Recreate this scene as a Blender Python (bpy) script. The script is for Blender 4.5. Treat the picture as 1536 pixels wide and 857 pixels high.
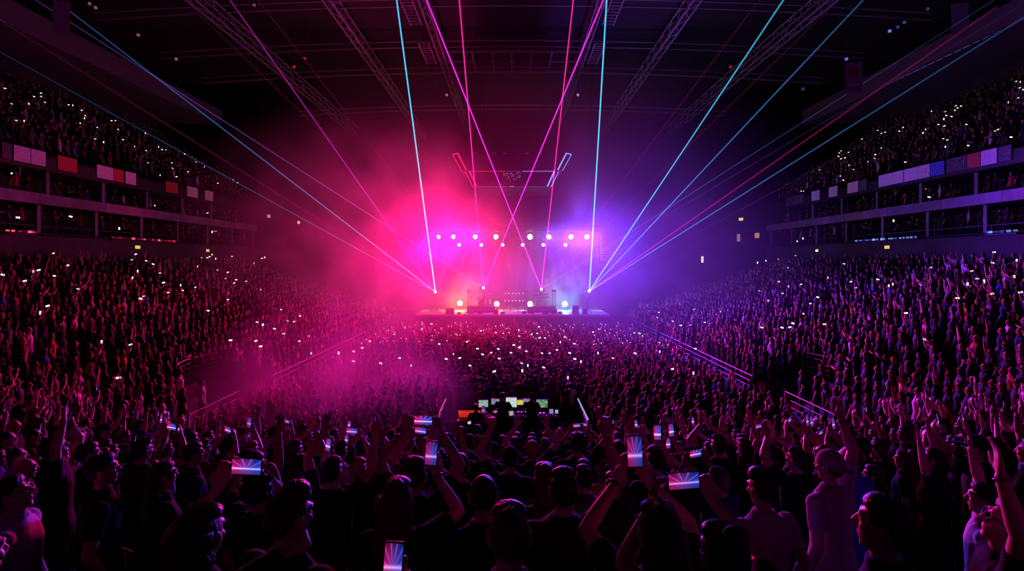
import bpy, bmesh, math, random
import numpy as np
from mathutils import Vector, Matrix, Euler

for o in list(bpy.data.objects):
    bpy.data.objects.remove(o)
S = bpy.context.scene
COL = S.collection
PI = math.pi
R = math.radians

# ------------------------------------------------------------------ camera, world, exposure
CAM_Z, F, CX, HY = 6.9, 800.0, 768.0, 395.0
cam_data = bpy.data.cameras.new('camera')
cam = bpy.data.objects.new('camera', cam_data)
COL.objects.link(cam)
cam.location = (0, 0, CAM_Z)
cam.rotation_euler = (R(90), 0, 0)
cam_data.sensor_width = 36.0
cam_data.lens = F / 1536.0 * 36.0
cam_data.shift_y = -(428.5 - HY) / 1536.0
cam_data.clip_start, cam_data.clip_end = 0.05, 300
S.camera = cam

def px(x, y, D):
    """the point seen at pixel x, y at distance D down the hall"""
    return Vector(((x - CX) / F * D, D, CAM_Z - (y - HY) / F * D))

S.view_settings.view_transform = 'Standard'
S.view_settings.look = 'None'
S.view_settings.gamma = 1
S.view_settings.use_curve_mapping = False
S.view_settings.exposure = 0.0
w = bpy.data.worlds.new('world')
S.world = w
w.use_nodes = True
w.node_tree.nodes['Background'].inputs[0].default_value = (0.25, 0.1, 0.5, 1)
w.node_tree.nodes['Background'].inputs[1].default_value = 0.0

cy = S.cycles
cy.max_bounces = 3
cy.diffuse_bounces = 1
cy.glossy_bounces = 1
cy.transmission_bounces = 2
cy.transparent_max_bounces = 24
cy.volume_bounces = 0
cy.caustics_reflective = cy.caustics_refractive = False
cy.sample_clamp_direct = 20
cy.sample_clamp_indirect = 3
cy.use_denoising = True
cy.volume_step_rate = 1.0
cy.volume_max_steps = 256
cy.adaptive_threshold = 0.02

# ------------------------------------------------------------------ lights of the show and added fill
STAGE_Y = 50.0
def lamp(name, kind, loc, color, power, radius=0.15, target=None, angle=60, blend=1.0):
    d = bpy.data.lights.new(name, kind)
    d.color = color
    d.energy = power
    d.shadow_soft_size = radius
    if kind == 'SPOT':
        d.spot_size = R(angle)
        d.spot_blend = blend
    o = bpy.data.objects.new(name, d)
    COL.objects.link(o)
    o.location = loc
    if target is not None:
        o.rotation_euler = (Vector(target) - Vector(loc)).to_track_quat('-Z', 'Y').to_euler()
    return o

RED, BLUE = (1.0, 0.0, 0.24), (0.13, 0.03, 1.0)
# the washes that hang in the rig and colour the haze
lamp('wash_light', 'SPOT', (-5.5, 51.0, 8.2), RED, 8500, 0.4, (-14, 34, 3.5), 150, 1.0)
lamp('wash_light', 'SPOT', (-1.8, 51.0, 5.5), (0.9, 0, 1), 2000, 0.4, (-2, 30, 3), 172, 1.0)
lamp('wash_light', 'SPOT', (5.5, 51.0, 8.2), BLUE, 12500, 0.4, (14, 34, 3.5), 150, 1.0)
lamp('wash_light', 'SPOT', (1.8, 51.0, 5.5), (0.5, 0.02, 1), 2800, 0.4, (2, 30, 3), 172, 1.0)
# audience beams: one in each big lamp of the rig, out over the crowd
for x in (-7.0, -6.1, -4.9, -3.4):
    lamp('audience_light', 'SPOT', (x, 49.4, 9.4), (1, 0.0, 0.18), 32000, 0.25, (-1, 6, 4.5), 112)
for x in (3.2, 4.6, 5.9, 7.0):
    lamp('audience_light', 'SPOT', (x, 49.4, 9.4), (0.17, 0.03, 1), 39000, 0.25, (15, 15, 4.0), 82)
lamp('smoke_fill_light', 'SPOT', (-7.2, 49.3, 9.6), (1, 0.0, 0.55), 44000, 0.2, (-7.2, 22, 1.5), 26)  # extra spot added to brighten the smoke on the left
for x in (-21, 21):
    lamp('deck_fill_light', 'POINT', (x, 26, 23.5), (0.8, 0.1, 0.6) if x < 0 else (0.4, 0.2, 1), 60, 0.3)  # unseen fill lamps, added to lift the dark upper decks
# two uplights without fixtures, added to brighten the roof steel
lamp('roof_fill_light', 'SPOT', (-6.0, 49.0, 11.0), (1, 0.02, 0.25), 6500, 0.3, (-6, 36, 25), 75)
lamp('roof_fill_light', 'SPOT', (6.0, 49.0, 11.0), (0.25, 0.08, 1), 6500, 0.3, (6, 36, 25), 75)

# ------------------------------------------------------------------ materials
def nodes_of(name):
    m = bpy.data.materials.new(name)
    m.use_nodes = True
    m.node_tree.nodes.clear()
    return m, m.node_tree.nodes, m.node_tree.links

MATS = {}
def mat(name, color, rough=0.7, metal=0.0, noise=0.0, scale=5.0, spec=0.3):
    if name in MATS:
        return MATS[name]
    m, n, l = nodes_of(name)
    out = n.new('ShaderNodeOutputMaterial')
    b = n.new('ShaderNodeBsdfPrincipled')
    b.inputs['Base Color'].default_value = (*color, 1)
    b.inputs['Roughness'].default_value = rough
    b.inputs['Metallic'].default_value = metal
    b.inputs['Specular IOR Level'].default_value = spec
    l.new(b.outputs[0], out.inputs[0])
    if noise:
        t = n.new('ShaderNodeTexNoise'); t.inputs['Scale'].default_value = scale
        tc = n.new('ShaderNodeTexCoord'); l.new(tc.outputs['Object'], t.inputs['Vector'])
        mx = n.new('ShaderNodeMixRGB'); mx.blend_type = 'MULTIPLY'; mx.inputs[0].default_value = noise
        mx.inputs[1].default_value = (*color, 1)
        rp = n.new('ShaderNodeValToRGB'); rp.color_ramp.elements[0].position = 0.3; rp.color_ramp.elements[1].position = 0.7
        l.new(t.outputs['Fac'], rp.inputs[0]); l.new(rp.outputs[0], mx.inputs[2])
        l.new(mx.outputs[0], b.inputs['Base Color'])
    MATS[name] = m
    return m

def glow(name, color, strength):
    if name in MATS:
        return MATS[name]
    m, n, l = nodes_of(name)
    out = n.new('ShaderNodeOutputMaterial')
    e = n.new('ShaderNodeEmission')
    e.inputs[0].default_value = (*color, 1)
    e.inputs[1].default_value = strength
    l.new(e.outputs[0], out.inputs[0])
    m.cycles.emission_sampling = 'NONE' if strength < 3 else 'AUTO'
    MATS[name] = m
    return m

# ------------------------------------------------------------------ mesh builders
class MB:
    """collects faces and links them as ONE mesh object"""
    def __init__(self):
        self.v, self.f, self.mi = [], [], []
    def add(self, vs, fs, mi=0):
        k = len(self.v)
        self.v += [tuple(p) for p in vs]
        self.f += [tuple(i + k for i in f) for f in fs]
        self.mi += [mi] * len(fs)
        return self
    def box(self, c, s, rot=None, mi=0, bevel=0.0):
        x, y, z = s[0] / 2, s[1] / 2, s[2] / 2
        M = (rot.to_matrix() if isinstance(rot, Euler) else rot) if rot is not None else None
        if bevel <= 0:
            vs = [Vector((a * x, b * y, d * z)) for a in (-1, 1) for b in (-1, 1) for d in (-1, 1)]
            fs = [(0, 1, 3, 2), (4, 6, 7, 5), (0, 4, 5, 1), (2, 3, 7, 6), (0, 2, 6, 4), (1, 5, 7, 3)]
        else:
            bm = bmesh.new()
            bmesh.ops.create_cube(bm, size=1)
            bmesh.ops.scale(bm, vec=s, verts=bm.verts)
            bmesh.ops.bevel(bm, geom=bm.edges[:] , offset=bevel, segments=2, affect='EDGES', profile=0.5)
            bm.verts.index_update()
            vs = [v.co.copy() for v in bm.verts]
            fs = [tuple(v.index for v in f.verts) for f in bm.faces]
            bm.free()
        c = Vector(c)
        return self.add([(M @ v if M else v) + c for v in vs], fs, mi)
    def quad(self, a, b, c, d, mi=0):
        return self.add([a, b, c, d], [(0, 1, 2, 3)], mi)
    def tube(self, pts, r, n=8, mi=0, caps=True):
        pts = [Vector(p) for p in pts]
        rs = r if isinstance(r, (list, tuple)) else [r] * len(pts)
        vs, fs = [], []
        t0 = (pts[1] - pts[0]).normalized()
        u = t0.orthogonal().normalized()
        for i, p in enumerate(pts):
            t = (pts[min(i + 1, len(pts) - 1)] - pts[max(i - 1, 0)]).normalized()
            u = (u - t * u.dot(t)).normalized()
            v = t.cross(u)
            for k in range(n):
                a = 2 * PI * k / n
                vs.append(p + (u * math.cos(a) + v * math.sin(a)) * rs[i])
        for i in range(len(pts) - 1):
            for k in range(n):
                fs.append((i * n + k, i * n + (k + 1) % n, (i + 1) * n + (k + 1) % n, (i + 1) * n + k))
        if caps:
            fs.append(tuple(range(n))[::-1]); fs.append(tuple(range((len(pts) - 1) * n, len(pts) * n)))
        return self.add(vs, fs, mi)
    def lathe(self, prof, n=20, M=None, mi=0):
        vs, fs = [], []
        for (r, z) in prof:
            for k in range(n):
                a = 2 * PI * k / n
                p = Vector((r * math.cos(a), r * math.sin(a), z))
                vs.append(M @ p if M else p)
        for i in range(len(prof) - 1):
            for k in range(n):
                fs.append((i * n + k, i * n + (k + 1) % n, (i + 1) * n + (k + 1) % n, (i + 1) * n + k))
        fs.append(tuple(range(n))[::-1]); fs.append(tuple(range((len(prof) - 1) * n, len(prof) * n)))
        return self.add(vs, fs, mi)
    def mesh(self, name, mats, smooth=False):
        me = bpy.data.meshes.new(name)
        me.from_pydata(self.v, [], self.f)
        for m in (mats if isinstance(mats, (list, tuple)) else [mats]):
            me.materials.append(m)
        if len(me.materials) > 1:
            me.polygons.foreach_set('material_index', self.mi)
        if smooth:
            me.polygons.foreach_set('use_smooth', [True] * len(me.polygons))
        me.update()
        return me
    def build(self, name, mats, parent=None, loc=None, smooth=False):
        o = bpy.data.objects.new(name, self.mesh(name, mats, smooth))
        COL.objects.link(o)
        if loc is not None: o.location = loc
        if parent is not None: o.parent = parent
        return o

def tag(o, label=None, cat=None, group=None, kind=None):
    if label: o['label'] = label
    if cat: o['category'] = cat
    if group: o['group'] = group
    if kind: o['kind'] = kind
    return o
def empty(name, loc=(0, 0, 0), rz=0.0):
    o = bpy.data.objects.new(name, None)
    COL.objects.link(o)
    o.location = loc
    o.rotation_euler = (0, 0, rz)
    o.empty_display_size = 0.1
    return o
def kids(o):
    return [c for c in bpy.data.objects if c.parent == o]
CHILD = {}
def note(parent, child):
    child.parent = parent
    CHILD.setdefault(parent.name, []).append(child)
    return child
def copy_tree(o, parent=None):
    c = o.copy()
    COL.objects.link(c)
    if parent is not None: note(parent, c)
    for ch in CHILD.get(o.name, []):
        copy_tree(ch, c)
    return c
def structure(o):
    o['kind'] = 'structure'
    return o
ORD = ['zeroth', 'first', 'second', 'third', 'fourth', 'fifth', 'sixth', 'seventh', 'eighth', 'ninth', 'tenth', 'eleventh', 'twelfth',
       'thirteenth', 'fourteenth', 'fifteenth', 'sixteenth', 'seventeenth', 'eighteenth', 'nineteenth', 'twentieth']
def ordinal(k):
    if k < len(ORD): return ORD[k]
    tens = {2: 'twenty', 3: 'thirty', 4: 'forty', 5: 'fifty', 6: 'sixty'}
    t, u = divmod(k, 10)
    return (tens[t] + '-' + ORD[u]) if u else {2: 'twentieth', 3: 'thirtieth', 4: 'fortieth', 5: 'fiftieth', 6: 'sixtieth'}[t]
# ------------------------------------------------------------------ the bowl: one law for terraces and for who stands on them
HALF_W, END_Y, RAD, SIDE_Y1 = 11.0, 11.0, 7.0, 53.0
PITCH, NROW = 0.85, 19
PIT_Y0, PIT_Y1, PIT_ROWS = 21.6, 24.6, 3
def z_row(k, w):
    return (0.9 + 1.0 * w) + (0.33 - 0.06 * w) * PITCH * k
def bank_path(t, step=0.6):
    """points round the U at distance t outside the floor's edge: (x, y, end weight)"""
    out = []
    ys = sorted(set([round(v, 3) for v in np.linspace(END_Y + RAD, SIDE_Y1, 41)] + [PIT_Y0, PIT_Y1]))
    for y in reversed(ys): out.append((HALF_W + t, y, 0.0))
    for a in np.linspace(0, 90, 25)[1:]:
        out.append((HALF_W - RAD + (RAD + t) * math.cos(R(a)), END_Y + RAD - (RAD + t) * math.sin(R(a)), math.sin(R(a)) ** 1.0))
    right = out[:]
    mid = [(x, END_Y - t, 1.0) for x in np.linspace(HALF_W - RAD, -(HALF_W - RAD), 9)[1:-1]]
    left = [(-x, y, w) for (x, y, w) in reversed(right)]
    return right + mid + left
def bank_z(x, y):
    """floor height of the terrace at x, y, and row number"""
    ax = abs(x)
    if y >= END_Y + RAD: t, w_ = ax - HALF_W, 0.0
    elif ax <= HALF_W - RAD: t, w_ = END_Y - y, 1.0
    else:
        dx, dy = ax - (HALF_W - RAD), END_Y + RAD - y
        rr = math.hypot(dx, dy); t = rr - RAD; w_ = dy / rr
    if t < 0: return 0.0, -1, w_
    k = int(t / PITCH)
    return z_row(k, w_), k, w_
def in_pit(x, y):
    return PIT_Y0 < y < PIT_Y1 and HALF_W < abs(x) < HALF_W + PIT_ROWS * PITCH

CONC = mat('dark concrete', (0.022, 0.020, 0.024), 0.85, noise=0.5, scale=1.5)
BLACK = mat('matte black paint', (0.012, 0.012, 0.013), 0.6)
STEEL = mat('dark steel', (0.05, 0.05, 0.055), 0.5, 0.6)
ROOFM = mat('grey painted roof steel', (0.22, 0.20, 0.23), 0.7, spec=0.1)
RAILM = mat('brushed rail metal', (0.13, 0.13, 0.14), 0.55, 0.4)
FASC = mat('grey fascia panel', (0.20, 0.17, 0.22), 0.6, noise=0.45, scale=0.6)
WALLM = mat('charcoal wall', (0.05, 0.045, 0.055), 0.8, noise=0.4, scale=0.8)

DARKW = mat('black drape wall', (0.006, 0.006, 0.007), 0.95, spec=0.05)
structure(MB().quad((-34, -16, 0), (34, -16, 0), (34, 80, 0), (-34, 80, 0)).build('floor', mat('black rubber floor', (0.02, 0.02, 0.022), 0.55, noise=0.4, scale=2)))
mb = MB()
for k in range(NROW):
    a, b = bank_path(k * PITCH), bank_path((k + 1) * PITCH)
    n = len(a)
    for i in range(n - 1):
        ym = (a[i][1] + a[i + 1][1]) / 2
        xm = (a[i][0] + a[i + 1][0]) / 2
        pit = k < PIT_ROWS and PIT_Y0 < ym < PIT_Y1 and abs(xm) > 10
        z0, z1 = z_row(k, a[i][2]), z_row(k, a[i + 1][2])
        p0 = 0.0 if k == 0 else z_row(k - 1, a[i][2]); p1 = 0.0 if k == 0 else z_row(k - 1, a[i + 1][2])
        if pit: continue
        if k == PIT_ROWS and PIT_Y0 < ym < PIT_Y1 and abs(xm) > 10: p0 = p1 = 0.0
        mb.quad((a[i][0], a[i][1], p0), (a[i + 1][0], a[i + 1][1], p1), (a[i + 1][0], a[i + 1][1], z1), (a[i][0], a[i][1], z0))
        mb.quad((a[i][0], a[i][1], z0), (a[i + 1][0], a[i + 1][1], z1), (b[i + 1][0], b[i + 1][1], z1), (b[i][0], b[i][1], z0))
for s in (-1, 1):                                   # cheeks of the vomitory pits
    for y in (PIT_Y0, PIT_Y1):
        for k in range(PIT_ROWS):
            x0, x1 = s * (HALF_W + k * PITCH), s * (HALF_W + (k + 1) * PITCH)
            mb.quad((x0, y, 0), (x1, y, 0), (x1, y, z_row(k, 0)), (x0, y, z_row(k, 0)))
structure(mb.build('terrace_floor', CONC))

def rail(name, pts, h, nbar, label, group, post_every=1.6, r=0.022, wall=False):
    """a pipe handrail along pts (at floor level)"""
    root = empty(name, pts[0])
    o0 = Vector(pts[0])
    P = [Vector(p) - o0 for p in pts]
    for b in range(nbar):
        z = h * (1 - b / nbar)
        m = MB().tube([p + Vector((0, 0, z)) for p in P], r if b == 0 else r * 0.75, 8)
        m.build('top_rail' if b == 0 else 'mid_rail', RAILM, root)
    acc, last = 0.0, None
    for i in range(len(P)):
        if last is None or (P[i] - last).length >= post_every or i == len(P) - 1:
            last = P[i]
            MB().tube([P[i] + Vector((0, 0, 0.0)), P[i] + Vector((0, 0, h))], r, 8).build('post', RAILM, root)
    tag(root, label, 'railing', group)
    return root
# front railings of the side stands, either side of the vomitories, and of the end stand
for s, nm in ((-1, 'left'), (1, 'right')):
    for (y0, y1, wh) in ((18.0, PIT_Y0, 'near'), (PIT_Y1, 34.5, 'mid'), (34.5, 52.5, 'stage')):
        pts = [(s * (HALF_W + 0.08), y, z_row(0, 0)) for y in np.linspace(y0, y1, max(3, int((y1 - y0) / 1.5)))]
        lab = {'near': f'low metal railing at the front of the {nm} stand, camera side of its stairwell',
               'mid': f'metal railing along the front of the {nm} stand just beyond its stairwell',
               'stage': f'metal railing along the front of the {nm} stand, run nearest the stage'}[wh]
        rail('front_railing', pts, 0.8, 3, lab, 'railings along the front of the stands')
    x = s * (HALF_W + PIT_ROWS * PITCH + 0.05)
    pts = [(x + s * 0.35 * math.sin(PI * u), PIT_Y0 + (PIT_Y1 - PIT_Y0) * u, z_row(PIT_ROWS, 0)) for u in np.linspace(0, 1, 7)]
    rail('stair_railing', pts, 1.02, 5, f'curved five-bar guard rail above the {nm} stand stairwell', 'curved guard rails over the stairwells', 1.4)
    # stair treads leading out of the pit
    st = MB()
    for i in range(4):
        st.box((s * (HALF_W + 0.5 + 0.3 * i), (PIT_Y0 + PIT_Y1) / 2, 0.09 + 0.18 * i), (0.3, 2.4, 0.18 + 0.36 * i * 0))
    tag(st.build('stair_flight', CONC), f'dark concrete steps in the {nm} stand stairwell', 'steps')
pts = [(x, y, z_row(0, w_)) for (x, y, w_) in bank_path(0.08) if w_ > 0.35]
rail('front_railing', pts, 0.8, 3, 'metal railing along the front edge of the near end stand', 'railings along the front of the stands', 2.2)

# ------------------------------------------------------------------ suites, upper decks, walls, roof
TX, TY0, TY1 = 27.25, 4.0, 57.0
UP_X, UP_Z, UP_ROWS, UP_P, UP_R = 27.4, 13.0, 13, 0.8, 0.52
def up_row(k): return UP_X + UP_P * k, UP_Z + UP_R * k
for s, nm in ((-1, 'left'), (1, 'right')):
    def bx(name, x0, x1, z0, z1, m, y0=TY0, y1=TY1):
        return structure(MB().box((s * (x0 + x1) / 2, (y0 + y1) / 2, (z0 + z1) / 2), (abs(x1 - x0), y1 - y0, z1 - z0)).build(name, m))
    bx(f'wall_{nm}_concourse', TX, TX + 0.3, 5.6, 8.55, WALLM)
    bx(f'{nm}_lower_suite_floor', TX, TX + 4.2, 8.5, 8.65, CONC)
    bx(f'wall_{nm}_lower_suites', TX + 4.0, TX + 4.2, 8.6, 10.3, BLACK)
    bx(f'{nm}_upper_suite_floor', TX, TX + 4.2, 10.3, 10.45, CONC)
    bx(f'wall_{nm}_upper_suites', TX + 4.0, TX + 4.2, 10.9, 12.4, BLACK)
    bx(f'{nm}_upper_deck_slab', TX, TX + 4.2, 12.3, 12.45, CONC)
    # middle fascia in long panels
    mb = MB()
    y = TY0
    j = 0
    rnd = random.Random(5 + s)
    while y < TY1:
        L = rnd.uniform(3.0, 5.5)
        y2 = min(y + L, TY1)
        mb.box((s * (TX - 0.04), (y + y2) / 2, 10.62), (0.10, y2 - y - 0.03, 0.62), mi=j % 3)
        y = y2; j += 1
    F3 = [mat('fascia panel violet grey', (0.26, 0.18, 0.32), 0.55, noise=0.5, scale=0.7), mat('fascia panel grey', (0.17, 0.15, 0.22), 0.55, noise=0.5, scale=0.5), mat('fascia panel mauve', (0.30, 0.17, 0.30), 0.55, noise=0.5, scale=0.9)]
    structure(mb.build(f'trim_{nm}_suite_fascia', F3))
    bx(f'trim_{nm}_deck_lip', TX - 0.05, TX + 0.1, 12.3, 13.1, BLACK)
    # upper deck
    mb = MB()
    for k in range(UP_ROWS):
        x0, z0 = up_row(k); x1 = x0 + UP_P
        zp = z0 - (UP_R if k else 0.6)
        mb.quad((s * x0, TY0, zp), (s * x0, TY1, zp), (s * x0, TY1, z0), (s * x0, TY0, z0))
        mb.quad((s * x0, TY0, z0), (s * x0, TY1, z0), (s * x1, TY1, z0), (s * x1, TY0, z0))
    structure(mb.build(f'{nm}_upper_deck_floor', CONC))
    xe, ze = up_row(UP_ROWS)
    bx(f'wall_{nm}', xe, xe + 0.3, 0, 26, WALLM, -16, 80)
    # sloping soffit under the roof edge
    mb = MB()
    mb.quad((s * 31.0, TY0 - 10, 21.6), (s * 31.0, TY1, 21.6), (s * xe, TY1, 21.9), (s * xe, TY0 - 10, 21.9))
    mb.quad((s * 31.0, TY0 - 10, 23.2), (s * 31.0, TY1, 23.2), (s * 31.0, TY1, 21.6), (s * 31.0, TY0 - 10, 21.6))
    structure(mb.build(f'{nm}_soffit_ceiling', mat('soffit panel', (0.10, 0.08, 0.11), 0.8)))
    # columns between the suites
    for lv, (za, zb) in enumerate(((8.65, 10.3), (10.93, 12.3))):
        for i in range(12):
            yy = 9.5 + 4.3 * i + (0.6 if lv else 0)
            structure(MB().box((s * (TX + 0.35), yy, (za + zb) / 2), (0.22, 0.26, zb - za), bevel=0.02).build('suite_column', FASC))
    # wall that closes the bowl behind the stage corner
    mb = MB().quad((s * TX, TY1, 0), (s * 19, 74, 0), (s * 19, 74, 26), (s * TX, TY1, 26))
    structure(mb.build(f'wall_{nm}_corner', DARKW))
    structure(MB().quad((s * TX, TY1, 0), (s * 39, TY1, 0), (s * 39, TY1, 26), (s * TX, TY1, 26)).build(f'wall_{nm}_deck_end', DARKW))
    structure(MB().quad((s * (HALF_W), SIDE_Y1, 0), (s * TX, SIDE_Y1, 0), (s * TX, SIDE_Y1, 6.9), (s * HALF_W, SIDE_Y1, 0.95)).build(f'wall_{nm}_stand_end', BLACK))
structure(MB().quad((-40, 78, 0), (40, 78, 0), (40, 78, 26), (-40, 78, 26)).build('wall_back', DARKW))
structure(MB().quad((-40, -16, 0), (40, -16, 0), (40, -16, 26), (-40, -16, 26)).build('wall_behind_camera', BLACK))
structure(MB().quad((-40, -16, 26), (40, -16, 26), (40, 80, 26), (-40, 80, 26)).build('ceiling', mat('black roof deck', (0.02, 0.018, 0.024), 0.9)))

# lit doorways at the far corners
def lit_door(name, x, y, z, w_, h, color, st, ang):
    m = MB().box((0, 0, 0), (w_, 0.06, h), bevel=0.01)
    o = m.build(name, glow(name + ' light', color, st), loc=(x, y, z)); o.rotation_euler[2] = ang
    return structure(o)
lit_door('door_1', 25.5, 59.4, 11.8, 0.55, 0.30, (1.0, 0.62, 0.25), 0.9, R(-64))
lit_door('door_2', 25.4, 59.8, 9.75, 0.40, 0.85, (1.0, 0.45, 0.30), 0.28, R(-64))
lit_door('door_3', 26.55, 57.8, 9.9, 0.55, 0.55, (1.0, 0.35, 0.18), 0.45, R(-64))
lit_door('door_4', 23.2, 65.0, 7.35, 0.30, 0.75, (1.0, 0.68, 0.40), 1.3, R(-64))
lit_door('door_5', -26.4, 57.9, 12.0, 0.40, 0.35, (1.0, 0.40, 0.30), 0.6, R(64))
lit_door('door_6', -24.6, 61.5, 11.6, 0.30, 0.30, (1.0, 0.55, 0.25), 1.2, R(64))

# banners on the lip of the upper decks
def banner_mat(name, base, mark, kind):
    if name in MATS: return MATS[name]
    m, n, l = nodes_of(name)
    out = n.new('ShaderNodeOutputMaterial'); b = n.new('ShaderNodeBsdfPrincipled'); b.inputs['Roughness'].default_value = 0.7
    tc = n.new('ShaderNodeTexCoord'); mp = n.new('ShaderNodeMapping'); l.new(tc.outputs['Generated'], mp.inputs[0])
    t = n.new('ShaderNodeTexNoise'); t.inputs['Scale'].default_value = 6.0; t.inputs['Detail'].default_value = 3
    mp.inputs['Scale'].default_value = (1, 3.0, 1.2); l.new(mp.outputs[0], t.inputs['Vector'])
    r = n.new('ShaderNodeValToRGB'); r.color_ramp.interpolation = 'CONSTANT'
    r.color_ramp.elements[0].color = (*mark, 1); r.color_ramp.elements[1].position = kind; r.color_ramp.elements[1].color = (*base, 1)
    l.new(t.outputs['Fac'], r.inputs[0]); l.new(r.outputs[0], b.inputs['Base Color']); l.new(b.outputs[0], out.inputs[0])
    MATS[name] = m
    return m
BW = banner_mat('banner white', (0.75, 0.68, 0.78), (0.35, 0.25, 0.4), 0.40)
BR = banner_mat('banner red', (0.55, 0.04, 0.05), (0.25, 0.03, 0.03), 0.38)
BB = banner_mat('banner blue', (0.03, 0.08, 0.55), (0.12, 0.3, 0.8), 0.46)
BD = banner_mat('banner dark', (0.05, 0.05, 0.07), (0.22, 0.2, 0.26), 0.42)
BANN = [  # side, pixel x from..to, material, words
    (-1, 0, 15, BD, 'dark banner at the far left edge of the left upper deck'),
    (-1, 18, 43, BW, 'pale banner with faint marks, nearest long one on the left deck lip'),
    (-1, 44, 66, BW, 'small white banner beside the long pale one on the left deck lip'),
    (-1, 84, 113, BR, 'dark red banner after the small white one on the left deck lip'),
    (-1, 143, 168, BW, 'pale pink banner in the middle of the left deck lip'),
    (-1, 169, 183, BR, 'short red banner joined to the pale pink one on the left deck lip'),
    (-1, 186, 202, BW, 'pale patterned banner right of the short red one, left deck lip'),
    (-1, 247, 265, BR, 'solid red banner far along the left deck lip'),
    (-1, 279, 295, BW, 'small pale banner right of the solid red one, left deck lip'),
    (-1, 306, 318, BW, 'last small pale banner toward the stage, left deck lip'),
    (1, 1180, 1207, BD, 'dark grey lettered banner nearest the stage on the right deck lip'),
    (1, 1219, 1231, BW, 'small pale banner nearest the stage on the right deck lip'),
    (1, 1245, 1258, BW, 'second small pale banner from the stage, right deck lip'),
    (1, 1273, 1289, BW, 'white banner beside a dark one over the lit suite, right deck lip'),
    (1, 1290, 1302, BD, 'narrow dark banner beside the white one, right deck lip'),
    (1, 1320, 1357, BW, 'long white banner with orange mark, right deck lip'),
    (1, 1358, 1397, BW, 'long white banner with faint lettering, right deck lip'),
    (1, 1398, 1419, BB, 'bright blue banner, right deck lip'),
    (1, 1422, 1452, BD, 'dark lettered banner right of the blue one, right deck lip'),
    (1, 1453, 1473, BR, 'dark red banner left of the last white one, right deck lip'),
    (1, 1474, 1498, BW, 'white lettered banner nearest the camera, right deck lip'),
    (1, 1500, 1520, BD, 'dark banner at the far right edge, right deck lip'),
]
for (s, x0, x1, m, lab) in BANN:
    ya, yb = TX / (abs(x0 - CX) / F), TX / (abs(x1 - CX) / F)
    lo, hi = min(ya, yb), max(ya, yb)
    hh = 0.85
    o = MB().box((0, 0, 0), (0.035, hi - lo, hh), bevel=0.008).build('deck_banner', m, loc=(s * (TX - 0.09), (lo + hi) / 2, 12.95))
    tag(o, lab, 'banner', 'banners on the lip of the upper deck')

# counters with coloured lights along the suite fronts, glass guards
def led_strip(s, y0, y1, z, colors, label, n):
    root = empty('bar_counter', (s * (TX - 0.12), (y0 + y1) / 2, z))
    L = y1 - y0
    MB().box((0, 0, -0.11), (0.16, L, 0.10), bevel=0.01).build('counter_top', BLACK, root)
    rnd = random.Random(int(y0 * 10))
    for i in range(n):
        c, st = rnd.choice(colors)
        yy = -L / 2 + L * (i + 0.5) / n + rnd.uniform(-0.1, 0.1)
        MB().box((-s * 0.05, yy, 0.04), (0.04, L / n * rnd.uniform(0.35, 0.85), rnd.uniform(0.07, 0.16)), bevel=0.008).build('light_strip', glow('strip ' + str(c) + str(st), c, st), root)
    tag(root, label, 'bar counter', 'lit bar counters along the lower suites')
rA = [((1, 0.02, 0.10), 0.5), ((1, 0.02, 0.15), 0.25), ((1, 0.1, 0.2), 0.9), ((0.6, 0.01, 0.1), 0.12)]
bA = [((0.08, 0.12, 1), 0.9), ((0.15, 0.25, 1), 1.6), ((0.1, 0.08, 0.8), 0.35), ((0.3, 0.4, 1), 0.5)]
led_strip(-1, TX / 0.755, TX / 0.633, 8.62, rA, 'bar counter with red lights along the left lower suites', 18)
led_strip(-1, 28.5, 30.4, 8.62, rA, 'short red-lit bar counter at the left picture edge', 6)
led_strip(1, TX / 0.765, TX / 0.645, 8.62, bA, 'bar counter with blue lights along the right lower suites', 18)
led_strip(1, 28.6, 30.6, 8.62, bA + [((1, 0.05, 0.2), 0.8)], 'short blue and red lit bar counter at the right picture edge', 6)
# glass guard with a bright cap on the concourse wall
for s, nm in ((-1, 'left'), (1, 'right')):
    root = empty('suite_guard', (s * (TX + 0.15), 30, 8.65))
    MB().tube([(0, -24, 0.42), (0, 25, 0.42)], 0.02, 6).build('cap_rail', RAILM, root)
    for i in range(13):
        MB().tube([(0, -24 + 4.08 * i, 0), (0, -24 + 4.08 * i, 0.42)], 0.018, 6).build('post', RAILM, root)
    tag(root, f'low metal guard along the front of the {nm} lower suites', 'guard rail', 'guard rails of the lower suites')
# warm lit ceilings and screens inside some suites
def suite_lamp(s, pxx, pz, L, color, st, label, depth=2.6, h=0.06):
    y = (TX + depth) / (abs(pxx - CX) / F)
    root = empty('suite_lamp', (s * (TX + depth), y, CAM_Z - (pz - HY) / F * y))
    MB().box((0, 0, 0.05), (0.2, L + 0.1, 0.05), bevel=0.01).build('housing', BLACK, root)
    MB().box((0, 0, 0), (0.14, L, h), bevel=0.01).build('lit_diffuser', glow('suite lamp ' + str(color) + str(st), color, st), root)
    tag(root, label, 'lamp', 'lamps inside the suites')
suite_lamp(1, 1312, 286, 1.6, (1, 0.42, 0.12), 0.5, 'orange ceiling lamp in the upper suite under the white banner')
suite_lamp(1, 1300, 293, 1.2, (1, 0.3, 0.1), 0.35, 'dim orange lamp low in the lit upper suite')
suite_lamp(1, 1392, 271, 0.7, (1, 0.30, 0.06), 0.8, 'small amber bar lamp in the upper suite left of the blue banner')
suite_lamp(1, 1386, 284, 0.3, (1, 0.30, 0.08), 0.7, 'tiny amber lamp under the bar lamp in the upper suite')
suite_lamp(1, 1344, 324, 0.8, (1, 0.4, 0.15), 0.3, 'orange lamp in the lower suite above the blue-lit counter')
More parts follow.
